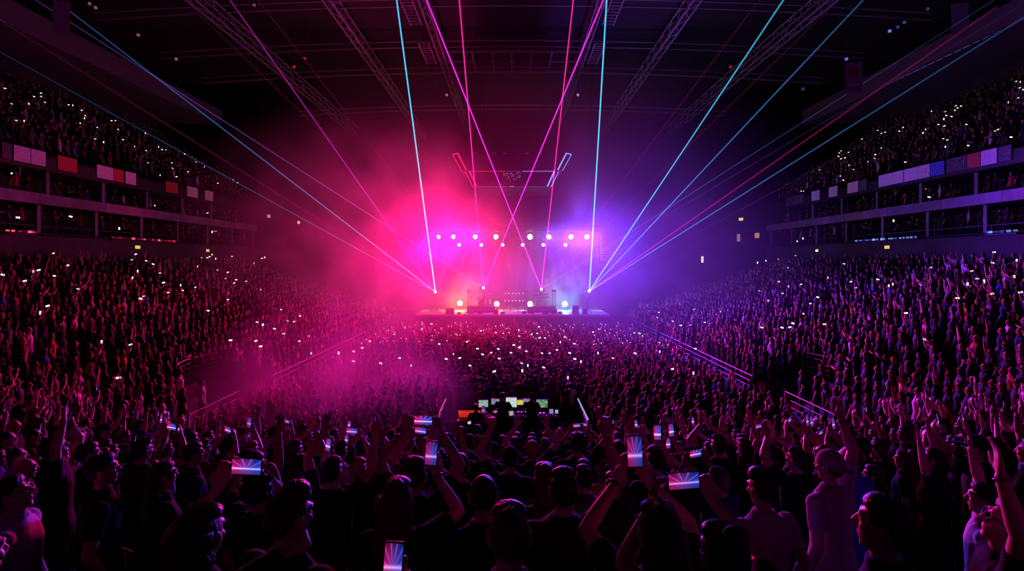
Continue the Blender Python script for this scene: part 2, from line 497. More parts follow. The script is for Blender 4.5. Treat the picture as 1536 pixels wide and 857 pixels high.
suite_lamp(-1, 162, 281, 0.5, (0.08, 0.12, 1), 0.35, 'small blue screen in the left upper suite', h=0.35)
suite_lamp(-1, 323, 347, 0.6, (1, 0.5, 0.2), 0.5, 'warm lamp at the far end of the left lower suites')
# exit signs over the concourse doors under the suites
for (s, pxx, pz, wd) in ((-1, 207, 371, 0.5), (-1, 312, 376, 0.45), (1, 1225, 376, 0.4), (1, 1330, 371, 0.5)):
    y = (TX - 0.1) / (abs(pxx - CX) / F)
    root = empty('exit_light', (s * (TX - 0.06), y, CAM_Z - (pz - HY) / F * y))
    MB().box((s * 0.02, 0, 0), (0.04, wd + 0.08, 0.30), bevel=0.01).build('housing', BLACK, root)
    MB().box((-s * 0.02, 0, 0), (0.03, wd, 0.22), bevel=0.008).build('lit_panel', glow('exit yellow', (1, 0.72, 0.16), 0.8), root)
    tag(root, ('yellow lit exit panel on the %s concourse wall, %s' % ('left' if s < 0 else 'right', 'nearer the stage' if pxx in (312, 1225) else 'nearer the camera')), 'exit light', 'exit lights on the concourse walls')

# ------------------------------------------------------------------ roof steel
def truss(name, p0, p1, hgt, wid, label, group, bays=None, m=ROOFM):
    """a box truss: chords and lacing"""
    p0, p1 = Vector(p0), Vector(p1)
    d = p1 - p0; L = d.length; t = d.normalized()
    sx = t.cross(Vector((0, 0, 1))).normalized(); up = Vector((0, 0, 1))
    root = empty(name, p0)
    C = [sx * a * wid / 2 + up * b * hgt / 2 for a in (-1, 1) for b in (-1, 1)]
    for c in C:
        MB().tube([c, d + c], 0.05 * hgt + 0.015, 6).build('chord', m, root)
    n = bays or max(3, int(L / hgt / 1.2))
    mb = MB()
    for i in range(n):
        a, b = t * (L * i / n), t * (L * (i + 1) / n)
        for (c, e) in ((0, 1), (2, 3), (0, 2), (1, 3)):
            if i % 2: c, e = e, c
            mb.tube([a + C[c], b + C[e]], 0.028 * hgt + 0.01, 5)
    mb.build('lacing', m, root)
    tag(root, label, 'truss', group)
    return root
G = 'steel trusses under the roof'
truss('roof_truss', (-5.9, 8, 24.6), (-5.9, 76, 24.6), 0.9, 0.5, 'roof truss just left of the middle, running toward the stage', G)
truss('roof_truss', (5.9, 8, 24.6), (5.9, 76, 24.6), 0.9, 0.5, 'roof truss just right of the middle, running toward the stage', G)
truss('roof_truss', (-12.2, 8, 24.6), (-12.2, 76, 24.6), 0.9, 0.5, 'second roof truss left of the middle, running toward the stage', G)
truss('roof_truss', (12.2, 8, 24.6), (12.2, 76, 24.6), 0.9, 0.5, 'second roof truss right of the middle, running toward the stage', G)
truss('roof_truss', (-20.5, 8, 24.2), (-20.5, 70, 24.2), 1.0, 0.6, 'outermost roof truss on the left, running toward the stage', G)
truss('roof_truss', (20.5, 8, 24.2), (20.5, 70, 24.2), 1.0, 0.6, 'outermost roof truss on the right, running toward the stage', G)
for i, y in enumerate((37, 44, 50, 62)):
    root = empty('roof_purlin', (0, y, 25.3))
    pts = [(x, 0, -0.0006 * x * x * 2) for x in np.linspace(-29, 29, 15)]
    MB().tube(pts, 0.07, 6).build('upper_bar', ROOFM, root)
    MB().tube([(p[0], 0, p[2] - 0.5) for p in pts], 0.06, 6).build('lower_bar', ROOFM, root)
    tag(root, f'slim curved roof purlin crossing the hall, {ordinal(i + 1)} from the top of the picture', 'purlin', 'curved purlins crossing under the roof')
def catwalk(x, y0, y1, z, label):
    root = empty('catwalk', (x, y0, z))
    L = y1 - y0
    for a in (-0.4, 0.4):
        MB().box((a, L / 2, 0), (0.07, L, 0.12)).build('side_beam', ROOFM, root)
    n = int(L / 0.45)
    for i in range(n):
        MB().box((0, (i + 0.5) * L / n, 0), (0.8, 0.07, 0.06)).build('rung', ROOFM, root)
    tag(root, label, 'catwalk', 'ladder-like catwalks under the roof')
catwalk(-6.9, 33.5, 38.5, 24.1, 'ladder-like catwalk near the top edge left of the middle')
catwalk(-6.9, 41.5, 46.0, 24.1, 'shorter ladder-like catwalk further in, left of the middle')
catwalk(6.9, 33.5, 38.5, 24.1, 'ladder-like catwalk near the top edge right of the middle')
catwalk(6.9, 41.5, 46.0, 24.1, 'shorter ladder-like catwalk further in, right of the middle')
root = empty('rigging_grid', (0, 46.0, 24.3))
for y in (-2.2, 0.0, 2.4):
    MB().box((0, y, 0), (11.4, 0.10, 0.14)).build('cross_bar', ROOFM, root)
for x in (-3.3, -1.6, 0.0, 1.6, 3.3):
    MB().box((x, 0.1, 0), (0.10, 4.6, 0.14)).build('long_bar', ROOFM, root)
for x in (-2.45, -0.85, 0.85, 2.45):
    MB().box((x, -1.1, -0.35), (1.25, 0.12, 0.5), bevel=0.02).build('hung_panel', BLACK, root)
tag(root, 'rigging grid of steel bars under the middle of the roof', 'rigging grid')

# hanging banners and small roof lamps
def hang_banner(x, y, z, label, emblem):
    root = empty('hanging_banner', (x, y, z)); root.rotation_euler[2] = -0.25 if x > 0 else 0.25
    cl = MB()
    n = 10
    vs, fs = [], []
    for j in range(2):
        for i in range(n + 1):
            for k in range(2):
                vs.append((-0.42 + 0.84 * k, 0.012 * j + 0.03 * math.sin(i * 0.9), -1.75 * i / n))
    for j in range(2):
        for i in range(n):
            a = j * (n + 1) * 2 + i * 2
            f = (a, a + 1, a + 3, a + 2)
            fs.append(f if j else f[::-1])
    cl.add(vs, fs)
    cl.build('cloth', mat('banner cloth', (0.32, 0.26, 0.36), 0.8), root)
    if emblem:
        M = Matrix.Translation((0, -0.035, -0.62)) @ Matrix.Rotation(R(90), 4, 'X')
        MB().lathe([(0.14, 0), (0.27, 0), (0.27, 0.012), (0.14, 0.012), (0.14, 0)], 24, M).build('ring_emblem', mat('banner red mark', (0.4, 0.05, 0.1), 0.8), root)
        MB().box((0, -0.03, -1.3), (0.6, 0.01, 0.12)).build('lower_stripe', mat('banner pale mark', (0.6, 0.55, 0.65), 0.8), root)
    MB().tube([(-0.46, 0, 0.03), (0.46, 0, 0.03)], 0.02, 8).build('rod', STEEL, root)
    for a in (-0.4, 0.4):
        MB().tube([(a, 0, 0.03), (a, 0, 26 - z)], 0.008, 5).build('wire', STEEL, root)
    tag(root, label, 'hanging banner', 'cloth banners hung from the roof')
p = px(1281, 93, 30); hang_banner(p.x, p.y, p.z, 'pale hanging banner with a round red emblem, upper right', True)
p = px(1440, 5, 30); hang_banner(p.x, p.y, p.z, 'dim hanging banner at the top right corner', False)
p = px(92, 2, 30); hang_banner(p.x, p.y, p.z, 'dim hanging banner at the top left corner', False)
RL = [(1335, 46, (0.25, 0.3, 1), 0.6, 'brightest blue roof lamp, top right'), (1357, 33, (0.2, 0.2, 0.9), 0.2, 'dim roof lamp right of the brightest blue one'),
      (1270, 88, (0.2, 0.25, 1), 0.6, 'blue roof lamp left of the hanging banner'), (1347, 40, (0.2, 0.2, 0.9), 0.15, 'dim roof lamp touching the brightest blue one'),
      (1392, 13, (0.2, 0.2, 0.8), 0.12, 'faint roof lamp near the top edge at right'), (1205, 133, (0.2, 0.2, 0.8), 0.12, 'faint roof lamp in the haze left of the strong blue laser'),
      (134, 5, (0.8, 0.3, 0.6), 0.18, 'pinkish roof lamp at the top edge, upper left'), (143, 11, (0.9, 0.4, 0.3), 0.18, 'second pinkish roof lamp at the top edge, upper left'),
      (207, 52, (0.8, 0.2, 0.5), 0.25, 'pink roof lamp, third from the top left'), (264, 88, (0.9, 0.2, 0.4), 0.25, 'pink roof lamp between two blue lasers, upper left'),
      (441, 100, (1, 0.02, 0.06), 0.5, 'red roof lamp beside the magenta laser, upper left'), (457, 87, (1, 0.02, 0.06), 0.3, 'small red roof lamp on the second truss'),
      (381, 7, (0.9, 0.2, 0.5), 0.2, 'pink roof lamp right of the magenta laser at the top'), (1096, 100, (1, 0.02, 0.1), 0.4, 'small red roof lamp beside the cyan laser at right'),
      (670, 142, (0.9, 0.15, 0.5), 0.6, 'small pink lamp at the left end of the middle rigging'), (867, 142, (0.5, 0.4, 1), 0.6, 'small violet lamp at the right end of the middle rigging')]
for (x, y, c, st, lab) in RL:
    z_t = 24.2 if abs(x - CX) > 200 else 23.9
    D = min(42.0 if 300 < x < 1200 else 34.0, (24.0 - CAM_Z) / ((HY - y) / F))
    p = px(x, y, D)
    root = empty('roof_lamp', p)
    MB().tube([(0, 0, 0.1), (0, 0, 26 - p.z)], 0.015, 5).build('hanger', STEEL, root)
    M = (Vector((0, 0, CAM_Z)) * 0.2 + Vector((0, 10, 2)) * 0.8 - p).to_track_quat('Z', 'Y').to_matrix().to_4x4()
    cn = MB().lathe([(0.08, -0.28), (0.15, -0.22), (0.17, 0.0), (0.19, 0.12), (0.17, 0.12)], 14, M).build('can', BLACK, root, smooth=True)
    MB().lathe([(0.16, 0.09), (0.15, 0.115), (0.05, 0.125)], 14, M).build('lens', glow('roof lens ' + str(c) + str(st), c, st), cn)
    tag(root, lab, 'roof lamp', 'small lamps hung from the roof')
# light tubes along the roof edge
for (s, y0, y1, c, st, lab, n) in ((1, 33.5, 44.0, (0.22, 0.16, 1), 0.22, 'dashed blue light tube along the right roof edge', 14), (-1, 29.5, 33.0, (0.6, 0.1, 0.7), 0.10, 'dashed violet light tube along the left roof edge', 7)):
    root = empty('edge_glow', (s * 30.78, (y0 + y1) / 2, 21.6))
    L = y1 - y0
    MB().box((s * 0.08, 0, 0.0), (0.24, L, 0.05)).build('carrier', STEEL, root)
    for i in range(n):
        k = math.sin(PI * (i + 0.5) / n)
        MB().box((0, -L / 2 + (i + 0.5) * L / n, -0.02), (0.07, L / n * 0.75, 0.05)).build('lit_tube', glow('edge tube %d %d' % (s, int(k * 6)), c, st * (0.3 + k)), root)
    tag(root, lab, 'light tube', 'light tubes on the roof edge')

# ------------------------------------------------------------------ hanging scoreboard
def scoreboard():
    y0 = 48.2
    root = empty('scoreboard', (0, y0, 13.4))
    def ring(z, wx, wy, ch):
        return [Vector(p) for p in ((-wx + ch, -wy, z), (wx - ch, -wy, z), (wx, -wy + ch, z), (wx, wy - ch, z), (wx - ch, wy, z), (-wx + ch, wy, z), (-wx, wy - ch, z), (-wx, -wy + ch, z))]
    def shell(a, b):
        m = MB(); m.add(a + b, [(i, (i + 1) % 8, 8 + (i + 1) % 8, 8 + i) for i in range(8)] + [tuple(range(8))[::-1], tuple(range(8, 16))]); return m
    dk = mat('scoreboard black', (0.003, 0.003, 0.004), 0.7, spec=0.05)
    sc = mat('scoreboard dark screen', (0.006, 0.004, 0.008), 0.4, spec=0.1)
    lo_b, lo_t = ring(0.0, 3.3, 3.0, 0.3), ring(1.2, 3.9, 3.5, 0.35)
    up_b, up_t = ring(1.25, 4.2, 3.9, 0.4), ring(2.5, 4.9, 4.5, 0.45)
    shell(lo_b, lo_t).build('lower_ring', dk, root)
    shell(up_b, up_t).build('upper_ring', dk, root)
    def face(name, a, b, inset=0.12):
        n_ = (a[1] - a[0]).cross(b[0] - a[0]).normalized()
        q = [a[0], a[1], b[1], b[0]]
        c = sum(q, Vector()) / 4
        q = [c + (p - c) * 0.94 + n_ * 0.02 for p in q]
        q2 = [p + n_ * 0.03 for p in q]
        MB().add(q + q2, [(0, 1, 2, 3)[::-1], (4, 5, 6, 7), (0, 1, 5, 4), (1, 2, 6, 5), (2, 3, 7, 6), (3, 0, 4, 7)]).build(name, sc, root)
    for i in (0, 1, 2, 6, 7):
        j = (i + 1) % 8
        face('screen', (up_b[i], up_b[j]), (up_t[i], up_t[j]))
        face('lower_screen', (lo_b[i], lo_b[j]), (lo_t[i], lo_t[j]))
    Rr, Rb, Rm = glow('painted rim red', (1, 0.01, 0.10), 1.3), glow('painted rim blue', (0.22, 0.3, 1), 1.3), glow('painted rim purple', (0.6, 0.03, 0.55), 0.4)  # coloured rim light on the scoreboard edges, painted as glowing bars
    Rd, Bd = glow('painted rim dim red', (1, 0.01, 0.2), 0.6), glow('painted rim dim blue', (0.3, 0.22, 1), 0.7)
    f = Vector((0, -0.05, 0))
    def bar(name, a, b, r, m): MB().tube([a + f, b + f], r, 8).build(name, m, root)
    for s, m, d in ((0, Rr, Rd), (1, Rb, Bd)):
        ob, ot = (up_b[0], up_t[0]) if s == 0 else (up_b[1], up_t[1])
        bar('edge_glow', ob, ot, 0.055, m)
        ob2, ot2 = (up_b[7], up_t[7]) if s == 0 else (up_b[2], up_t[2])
        bar('edge_glow', ob2, ot2, 0.045, m)
        bar('edge_glow', ot, ot2, 0.04, m)
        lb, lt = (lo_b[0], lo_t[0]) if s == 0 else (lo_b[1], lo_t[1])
        bar('edge_glow', lb, lt, 0.06, m)
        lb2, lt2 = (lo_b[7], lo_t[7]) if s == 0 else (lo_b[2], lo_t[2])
        bar('edge_glow', lb2, lt2, 0.05, m)
    def seg(a, b, u0, u1, r, m): bar('edge_glow', a + (b - a) * u0, a + (b - a) * u1, r, m)
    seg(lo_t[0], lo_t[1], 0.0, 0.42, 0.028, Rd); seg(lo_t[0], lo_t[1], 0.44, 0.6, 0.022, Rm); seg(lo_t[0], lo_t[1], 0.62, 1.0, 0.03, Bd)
    seg(lo_b[0], lo_b[1], 0.02, 0.42, 0.024, Rm); seg(lo_b[0], lo_b[1], 0.46, 0.53, 0.03, glow('painted rim mauve', (0.6, 0.3, 0.9), 0.6)); seg(lo_b[0], lo_b[1], 0.58, 0.98, 0.024, glow('painted rim dim indigo', (0.3, 0.12, 0.9), 0.25))
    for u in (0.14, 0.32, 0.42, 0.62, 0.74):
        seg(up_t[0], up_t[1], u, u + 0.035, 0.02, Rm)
    # sprinkled lit dots at the middle of the lower face
    rnd = random.Random(4)
    mb = MB()
    for i in range(46):
        a, q = rnd.uniform(-1, 1), rnd.random()
        x = a * 0.75; z = 1.12 - q * (0.85 - 0.5 * abs(a))
        mb.box((x, -3.0 - 0.5 * z / 1.2 - 0.09, z), (0.045, 0.02, 0.045))
    mb.build('lit_dots', glow('score dots', (0.75, 0.45, 0.9), 0.35), root)
    for (x, yy) in ((-3, -2.5), (3, -2.5), (-3, 2.5), (3, 2.5)):
        MB().tube([(x, yy, 2.4), (x * 0.8, yy * 0.8, 26 - 13.4)], 0.03, 6).build('hoist_cable', STEEL, root)
    tag(root, 'black two-tier hanging scoreboard with red left edges and blue right edges', 'scoreboard')
scoreboard()
# ------------------------------------------------------------------ stage
DECK = 2.3
st_root = empty('stage', (0, 48, 0))
MB().box((0, 4.5, DECK - 0.1), (17.6, 9.0, 0.2), bevel=0.03).build('deck', mat('stage deck', (0.30, 0.28, 0.30), 0.4), st_root)
MB().box((0, 0.06, (DECK - 0.2) / 2), (17.4, 0.06, DECK - 0.2)).build('skirt', BLACK, st_root)
for s in (-1, 1):
    MB().box((s * 8.7, 4.5, (DECK - 0.2) / 2), (0.06, 8.8, DECK - 0.2)).build('side_skirt', BLACK, st_root)
tag(st_root, 'wide black concert stage with a pale deck at the far end of the hall', 'stage')
cu = MB()
n = 60
vs, fs = [], []
for j in range(2):
    for i in range(n + 1):
        x = -9.5 + 19 * i / n
        vs.append((x, 58.2 + 0.14 * math.sin(i * 1.9), 0.0 if j == 0 else 11.5))
for i in range(n): fs.append((i, i + 1, n + 2 + i, n + 1 + i))
tag(cu.add(vs, fs).build('stage_curtain', mat('black velour', (0.01, 0.01, 0.012), 0.95), smooth=True), 'tall black pleated curtain hanging behind the stage', 'curtain')

WARM, COOL = (1.0, 0.62, 0.45), (0.55, 0.72, 1.0)
def moving_head(p, target, color, lens_st, size, label, group, cat='stage light', light=None):
    """base, yoke, tilting head and a lit lens, hung from the truss above"""
    root = empty('moving_head_light', p)
    MB().box((0, 0, 0.42 * size), (0.34 * size, 0.26 * size, 0.14 * size), bevel=0.02).build('base', BLACK, root)
    yk = MB()
    for s in (-1, 1):
        yk.box((s * 0.21 * size, 0, 0.2 * size), (0.04 * size, 0.12 * size, 0.46 * size), bevel=0.01)
    yk.box((0, 0, 0.36 * size), (0.46 * size, 0.12 * size, 0.05 * size))
    yk.build('yoke', BLACK, root)
    M = (Vector(target) - Vector(p)).to_track_quat('Z', 'Y').to_matrix().to_4x4()
    q = size
    hd = MB().lathe([(0.06 * q, -0.24 * q), (0.13 * q, -0.2 * q), (0.15 * q, 0.0), (0.175 * q, 0.14 * q), (0.18 * q, 0.2 * q), (0.16 * q, 0.2 * q)], 18, M).build('head', BLACK, root, smooth=True)
    MB().lathe([(0.16 * q, 0.18 * q), (0.15 * q, 0.205 * q), (0.06 * q, 0.22 * q)], 18, M).build('lens', glow('lens %s %s' % (color, lens_st), color, lens_st), hd)
    MB().tube([(0, 0, 0.46 * size), (0, 0, 0.62 * size)], 0.03, 6).build('clamp', STEEL, root)
    tag(root, label, cat, group)
    if light:
        c, pw = light
        d = (Vector(target) - Vector(p)).normalized()
        lamp('lens_light', 'POINT', Vector(p) + d * 0.45 * size, c, pw, 0.12)
    return root

truss('lighting_truss', (-8.8, 50.5, 10.15), (8.8, 50.5, 10.15), 0.45, 0.45, 'upper lighting truss across the stage carrying the big lamps', 'lighting trusses over the stage', m=DARKW)
truss('lighting_truss', (-8.2, 50.0, 9.15), (8.2, 50.0, 9.15), 0.3, 0.3, 'lower slim lighting truss across the stage with small spots', 'lighting trusses over the stage', m=DARKW)
for s in (-1, 1):
    for (y, z) in ((50.5, 10.4), (50.0, 9.3)):
        root = empty('hoist_chain', (s * 7.5, y, z))
        MB().tube([(0, 0, 0), (0, 0, 25.9 - z)], 0.018, 5).build('chain', STEEL, root)
        MB().box((0, 0, 1.2), (0.16, 0.16, 0.3), bevel=0.02).build('motor', BLACK, root)
        tag(root, 'chain hoist holding the %s lighting truss at its %s end' % ('upper' if z > 10 else 'lower', 'left' if s < 0 else 'right'), 'hoist', 'chain hoists of the stage trusses')

ROW1 = [(658, 0.75, 'L'), (680, 0.85, 'L'), (713, 0.95, 'L'), (744, 1.05, 'L'), (795, 1.1, 'R'), (823, 1.0, 'R'), (856, 1.0, 'R'), (880, 1.0, 'R')]
for i, (x, sz, s) in enumerate(ROW1):
    p = px(x, 355.5, 50.3)
    side = 'red side' if s == 'L' else 'blue side'
    k = (i if s == 'L' else i - 4) + 1
    lab = f'big dazzling {"warm" if s == "L" else "cool white"} lamp on the upper truss, {ordinal(k)} from left on the {side}'
    moving_head(p, (p.x * 0.6, 0, 6.5), WARM if s == 'L' else COOL, 40 * sz, 1.3 * sz, lab, 'big lamps on the upper stage truss',
                light=((1, 0.36, 0.08), 170 * sz) if s == 'L' else ((0.2, 0.50, 1), 170 * sz))
ROW2 = [(689, 'L'), (722, 'L'), (754, 'M'), (784, 'M'), (815, 'R'), (848, 'R')]
for i, (x, s) in enumerate(ROW2):
    p = px(x, 367.5, 49.8)
    c = {'L': (1, 0.6, 0.5), 'M': (1, 0.5, 0.95), 'R': (0.6, 0.75, 1)}[s]
    moving_head(p, (p.x * 0.6, 0, 6.0), c, 16, 0.85, f'small lit lamp on the lower truss, {ordinal(i + 1)} from left', 'small lamps on the lower stage truss',
                light=({'L': (1, 0.4, 0.25), 'M': (1, 0.15, 0.8), 'R': (0.35, 0.5, 1)}[s], 22))
SPOTS = [(685, 372, -3.5, (1, 0.5, 0.4)), (702, 371, -2.2, (1, 0.4, 0.4)), (714, 372, -1.5, (1, 0.4, 0.4)), (731, 372, -1.6, (1, 0.35, 0.5)), (742, 371, 0.2, (1, 0.3, 0.7)),
         (758, 373, 1.4, (0.9, 0.35, 1)), (779, 373, -0.3, (0.6, 0.45, 1)), (795, 371, 0.2, (0.5, 0.5, 1)), (806, 372, 1.5, (0.5, 0.55, 1)), (823, 372, 1.2, (0.5, 0.55, 1)), (835, 372, 2.4, (0.5, 0.6, 1)), (851, 373, 3.2, (0.6, 0.75, 1))]
for i, (x, y, dx, c) in enumerate(SPOTS):
    p = px(x, y, 49.9)
    root = empty('par_can', p)
    tg = Vector((p.x + dx, 51.5, 2.3)); d = (tg - p).normalized()
    M = d.to_track_quat('Z', 'Y').to_matrix().to_4x4()
    cn = MB().lathe([(0.05, -0.16), (0.09, -0.12), (0.1, 0.1), (0.11, 0.16), (0.095, 0.16)], 14, M).build('can', BLACK, root, smooth=True)
    MB().lathe([(0.095, 0.14), (0.09, 0.165), (0.03, 0.17)], 14, M).build('lens', glow('par lens %s' % (c,), c, 6), cn)
    MB().box((0, 0, 0.17), (0.05, 0.05, 0.3)).build('bracket', STEEL, root)
    tag(root, f'small narrow-beam spot under the lower truss, {ordinal(i + 1)} from left', 'spot lamp', 'narrow spots under the lower truss')
    lamp('par_light', 'SPOT', p + d * 0.25, c, 4200, 0.05, tg, 13, 0.6)

# line arrays at both sides
for s, x in ((-1, 636), (1, 901)):
    p = px(x, 353, 50)
    root = empty('line_array', p)
    for i in range(9):
        a = 0.02 * i * i * 0.5
        c = (0, -0.03 * i * (i > 5), -0.14 - 0.26 * i)
        cb = MB().box(c, (0.62, 0.5, 0.24), Euler((-a * 0.12, 0, 0)), bevel=0.02).build('cabinet', BLACK, root)
        MB().box((c[0], c[1] - 0.26, c[2]), (0.10, 0.02, 0.12)).build('painted_highlight', glow('array highlight ' + str(s), (1, 0.15, 0.5) if s < 0 else (0.5, 0.35, 1), 0.9), cb)  # highlights on the cabinets, painted as small glowing plates
    MB().tube([(0, 0, 0), (0, 0, 25.9 - p.z)], 0.02, 5).build('chain', STEEL, root)
    tag(root, 'tall hanging loudspeaker column at the %s of the stage' % ('left, in red haze' if s < 0 else 'right, in blue haze'), 'loudspeaker', 'loudspeaker columns beside the stage')

# floor lamps on the deck
for (x, y, c, lc, pw, lab) in ((690, 455, (1, 0.8, 0.4), (1, 0.46, 0.05), 620, 'dazzling orange floor lamp at the left of the stage'), (745, 456, (1, 0.8, 0.6), (1, 0.42, 0.10), 280, 'dazzling orange floor lamp left of the stage middle'),
                               (795, 456, (0.6, 1, 0.95), (0.15, 0.8, 1), 280, 'dazzling cyan floor lamp right of the stage middle'), (847, 456, (0.6, 1, 0.95), (0.15, 0.75, 1), 650, 'dazzling cyan floor lamp at the right of the stage')):
    p = px(x, y, 52.3)
    root = empty('floor_lamp', (p.x, p.y, DECK))
    h = p.z - DECK
    MB().box((0, 0, 0.05), (0.5, 0.4, 0.1), bevel=0.02).build('base', BLACK, root)
    for s in (-1, 1):
        MB().box((s * 0.3, 0, h / 2 + 0.05), (0.04, 0.1, h), bevel=0.01).build('yoke_arm', BLACK, root)
    M = Matrix.Translation((0, 0.1, h)) @ Matrix.Rotation(R(90), 4, 'X')
    hs = MB().lathe([(0.10, -0.2), (0.24, -0.12), (0.27, 0.10), (0.29, 0.16), (0.26, 0.16)], 22, M).build('housing', BLACK, root, smooth=True)
    MB().lathe([(0.26, 0.14), (0.22, 0.18), (0.08, 0.20)], 22, M).build('lit_face', glow('floor face ' + str(c), c, 14), hs)
    tag(root, lab, 'floor lamp', 'floor lamps on the stage')
    lamp('floor_light', 'POINT', (p.x, p.y - 0.5, p.z), lc, pw, 0.2)

# laser projectors on stands
for nm, lab in (('A', 'laser projector on a stand at the far left of the stage'), ('B', 'laser projector on a stand left of the stage middle'), ('C', 'laser projector on a stand right of the stage middle'), ('D', 'laser projector on a stand at the far right of the stage')):
    p = px(*{'A': (653, 438), 'B': (725, 432), 'C': (812, 434), 'D': (884, 437)}[nm], 47.5)
    root = empty('laser_projector', (p.x, 48.6, DECK))
    h = p.z - DECK
    hs = MB().box((0, -0.72, h), (0.5, 0.6, 0.3), bevel=0.03).build('housing', BLACK, root)
    MB().lathe([(0.10, 0), (0.10, 0.03), (0.03, 0.05)], 14, Matrix.Translation((0, -1.03, h)) @ Matrix.Rotation(R(90), 4, 'X')).build('aperture', glow('laser aperture ' + nm, (0.9, 0.85, 1) if nm in 'AD' else (1, 0.7, 0.95), 30), hs)
    MB().tube([(0, -0.55, h - 0.15), (0, -0.3, h - 0.4), (0, 0, h - 0.7), (0, 0, 0.3)], 0.035, 8).build('pole', STEEL, root)
    for k in range(3):
        a = R(90 + 120 * k)
        MB().tube([(0, 0, 0.55), (0.4 * math.cos(a), 0.4 * math.sin(a), 0.02)], 0.02, 6).build('leg', STEEL, root)
    tag(root, lab, 'laser projector', 'laser projectors on the stage')

# band gear
GEAR = mat('gear black', (0.02, 0.02, 0.022), 0.5)
def riser(x, y, w_, d, h, label):
    root = empty('riser', (x, y, DECK))
    MB().box((0, 0, h / 2), (w_, d, h), bevel=0.02).build('platform', GEAR, root)
    MB().box((0, -d / 2 - 0.01, h / 2), (w_ * 0.9, 0.02, h * 0.3)).build('front_panel', mat('riser panel', (0.12, 0.1, 0.14), 0.4), root)
    tag(root, label, 'riser', 'risers for the band')
    return root
riser(-2.9, 50.6, 2.6, 2.0, 0.55, 'black riser under the drum kit on the red side'); riser(2.75, 50.6, 2.6, 2.0, 0.55, 'black riser under the keyboard rig on the blue side')
def drum_kit(p, label):
    root = empty('drum_kit', p)
    CH = mat('drum shell', (0.15, 0.05, 0.08), 0.25); CY = mat('cymbal bronze', (0.7, 0.5, 0.25), 0.25, 1.0)
    def drum(name, c, r, h, ax=None):
        M = Matrix.Translation(c) @ (ax if ax else Matrix.Identity(4))
        d = MB().lathe([(r * 0.97, -h / 2), (r, -h / 2), (r, h / 2), (r * 0.97, h / 2)], 22, M).build(name, CH, root)
    drum('bass_drum', (0, -0.2, 0.32), 0.30, 0.42, Matrix.Rotation(R(90), 4, 'X'))
    drum('tom', (-0.22, -0.1, 0.78), 0.16, 0.2); drum('tom', (0.22, -0.1, 0.78), 0.16, 0.2); drum('floor_tom', (0.6, 0.3, 0.45), 0.22, 0.4); drum('snare', (-0.45, 0.35, 0.62), 0.18, 0.14)
    for (x, y, z) in ((-0.75, 0.0, 1.15), (0.75, -0.05, 1.2), (-0.95, 0.4, 0.85), (0.35, -0.35, 1.3)):
        MB().lathe([(0.02, 0.02), (0.06, 0.02), (0.25, -0.01), (0.25, -0.016), (0.02, 0.0)], 20, Matrix.Translation((x, y, z)) @ Matrix.Rotation(0.2, 4, 'X')).build('cymbal', CY, root)
        MB().tube([(x, y, 0), (x, y, z + 0.05)], 0.014, 6).build('cymbal_stand', RAILM, root)
    tag(root, label, 'drum kit')
drum_kit((-2.9, 50.5, DECK + 0.55), 'drum kit with raised cymbals on the left riser')
def key_rig(p, label):
    root = empty('keyboard_rig', p)
    for i, z in enumerate((0.85, 1.15)):
        kb = MB().box((0, 0.1 * i, z), (1.4, 0.35, 0.1), bevel=0.02).build('keyboard', GEAR, root)
        k = MB()
        for j in range(28): k.box((-0.62 + 0.046 * j, -0.08 + 0.1 * i, z + 0.055), (0.042, 0.16, 0.02))
        k.build('keys', mat('ivory keys', (0.7, 0.7, 0.68), 0.3), kb)
    for s in (-1, 1):
        MB().tube([(s * 0.55, -0.15, 0), (s * 0.55, 0.2, 1.15)], 0.025, 6).build('leg', RAILM, root); MB().tube([(s * 0.55, 0.25, 0), (s * 0.55, -0.05, 0.85)], 0.025, 6).build('leg', RAILM, root)
    tag(root, label, 'keyboard rig')
key_rig((2.75, 50.4, DECK + 0.55), 'two-tier keyboard rig on the right riser')
def tower(x, y, h, label):
    root = empty('light_tower', (x, y, DECK))
    MB().box((0, 0, 0.03), (0.45, 0.45, 0.06), bevel=0.01).build('base_plate', STEEL, root)
    for a in (-0.14, 0.14):
        for b in (-0.14, 0.14):
            MB().tube([(a, b, 0.05), (a, b, h)], 0.022, 6).build('chord', STEEL, root)
    k = MB()
    nn = int(h / 0.3)
    for i in range(nn):
        z0, z1 = 0.05 + i * 0.3, 0.35 + i * 0.3
        k.tube([(-0.14, -0.14, z0), (0.14, -0.14, z1)], 0.012, 5); k.tube([(0.14, 0.14, z0), (-0.14, 0.14, z1)], 0.012, 5)
    k.build('lacing', STEEL, root)
    MB().box((0, 0, h + 0.1), (0.4, 0.3, 0.2), bevel=0.02).build('top_lamp', GEAR, root)
    tag(root, label, 'tower', 'short lattice towers on the stage')
for x, lab in ((-4.05, 'lattice tower left of the drum kit'), (-1.55, 'lattice tower right of the drum kit'), (1.35, 'lattice tower left of the keyboard rig'), (3.95, 'lattice tower right of the keyboard rig')):
    tower(x, 50.3, 1.9, lab)
root = empty('lamp_rack', (0.2, 51.4, DECK))
for x in (-1.0, -0.35, 0.35, 1.0):
    MB().box((x, 0, 0.85), (0.07, 0.07, 1.7)).build('upright', STEEL, root)
for z in (0.95, 1.65):
    MB().box((0, 0, z), (2.1, 0.06, 0.06)).build('cross_bar', STEEL, root)
for i in range(6):
    for z in (0.98, 1.68):
        MB().lathe([(0.05, 0), (0.05, 0.05), (0.02, 0.06)], 10, Matrix.Translation((-0.85 + 0.34 * i, -0.05, z)) @ Matrix.Rotation(R(90), 4, 'X')).build('small_lamp', glow('frame lamps', (1, 0.55, 1), 1.6), root)
tag(root, 'frame with two rows of small lit lamps at the middle of the stage', 'light frame')
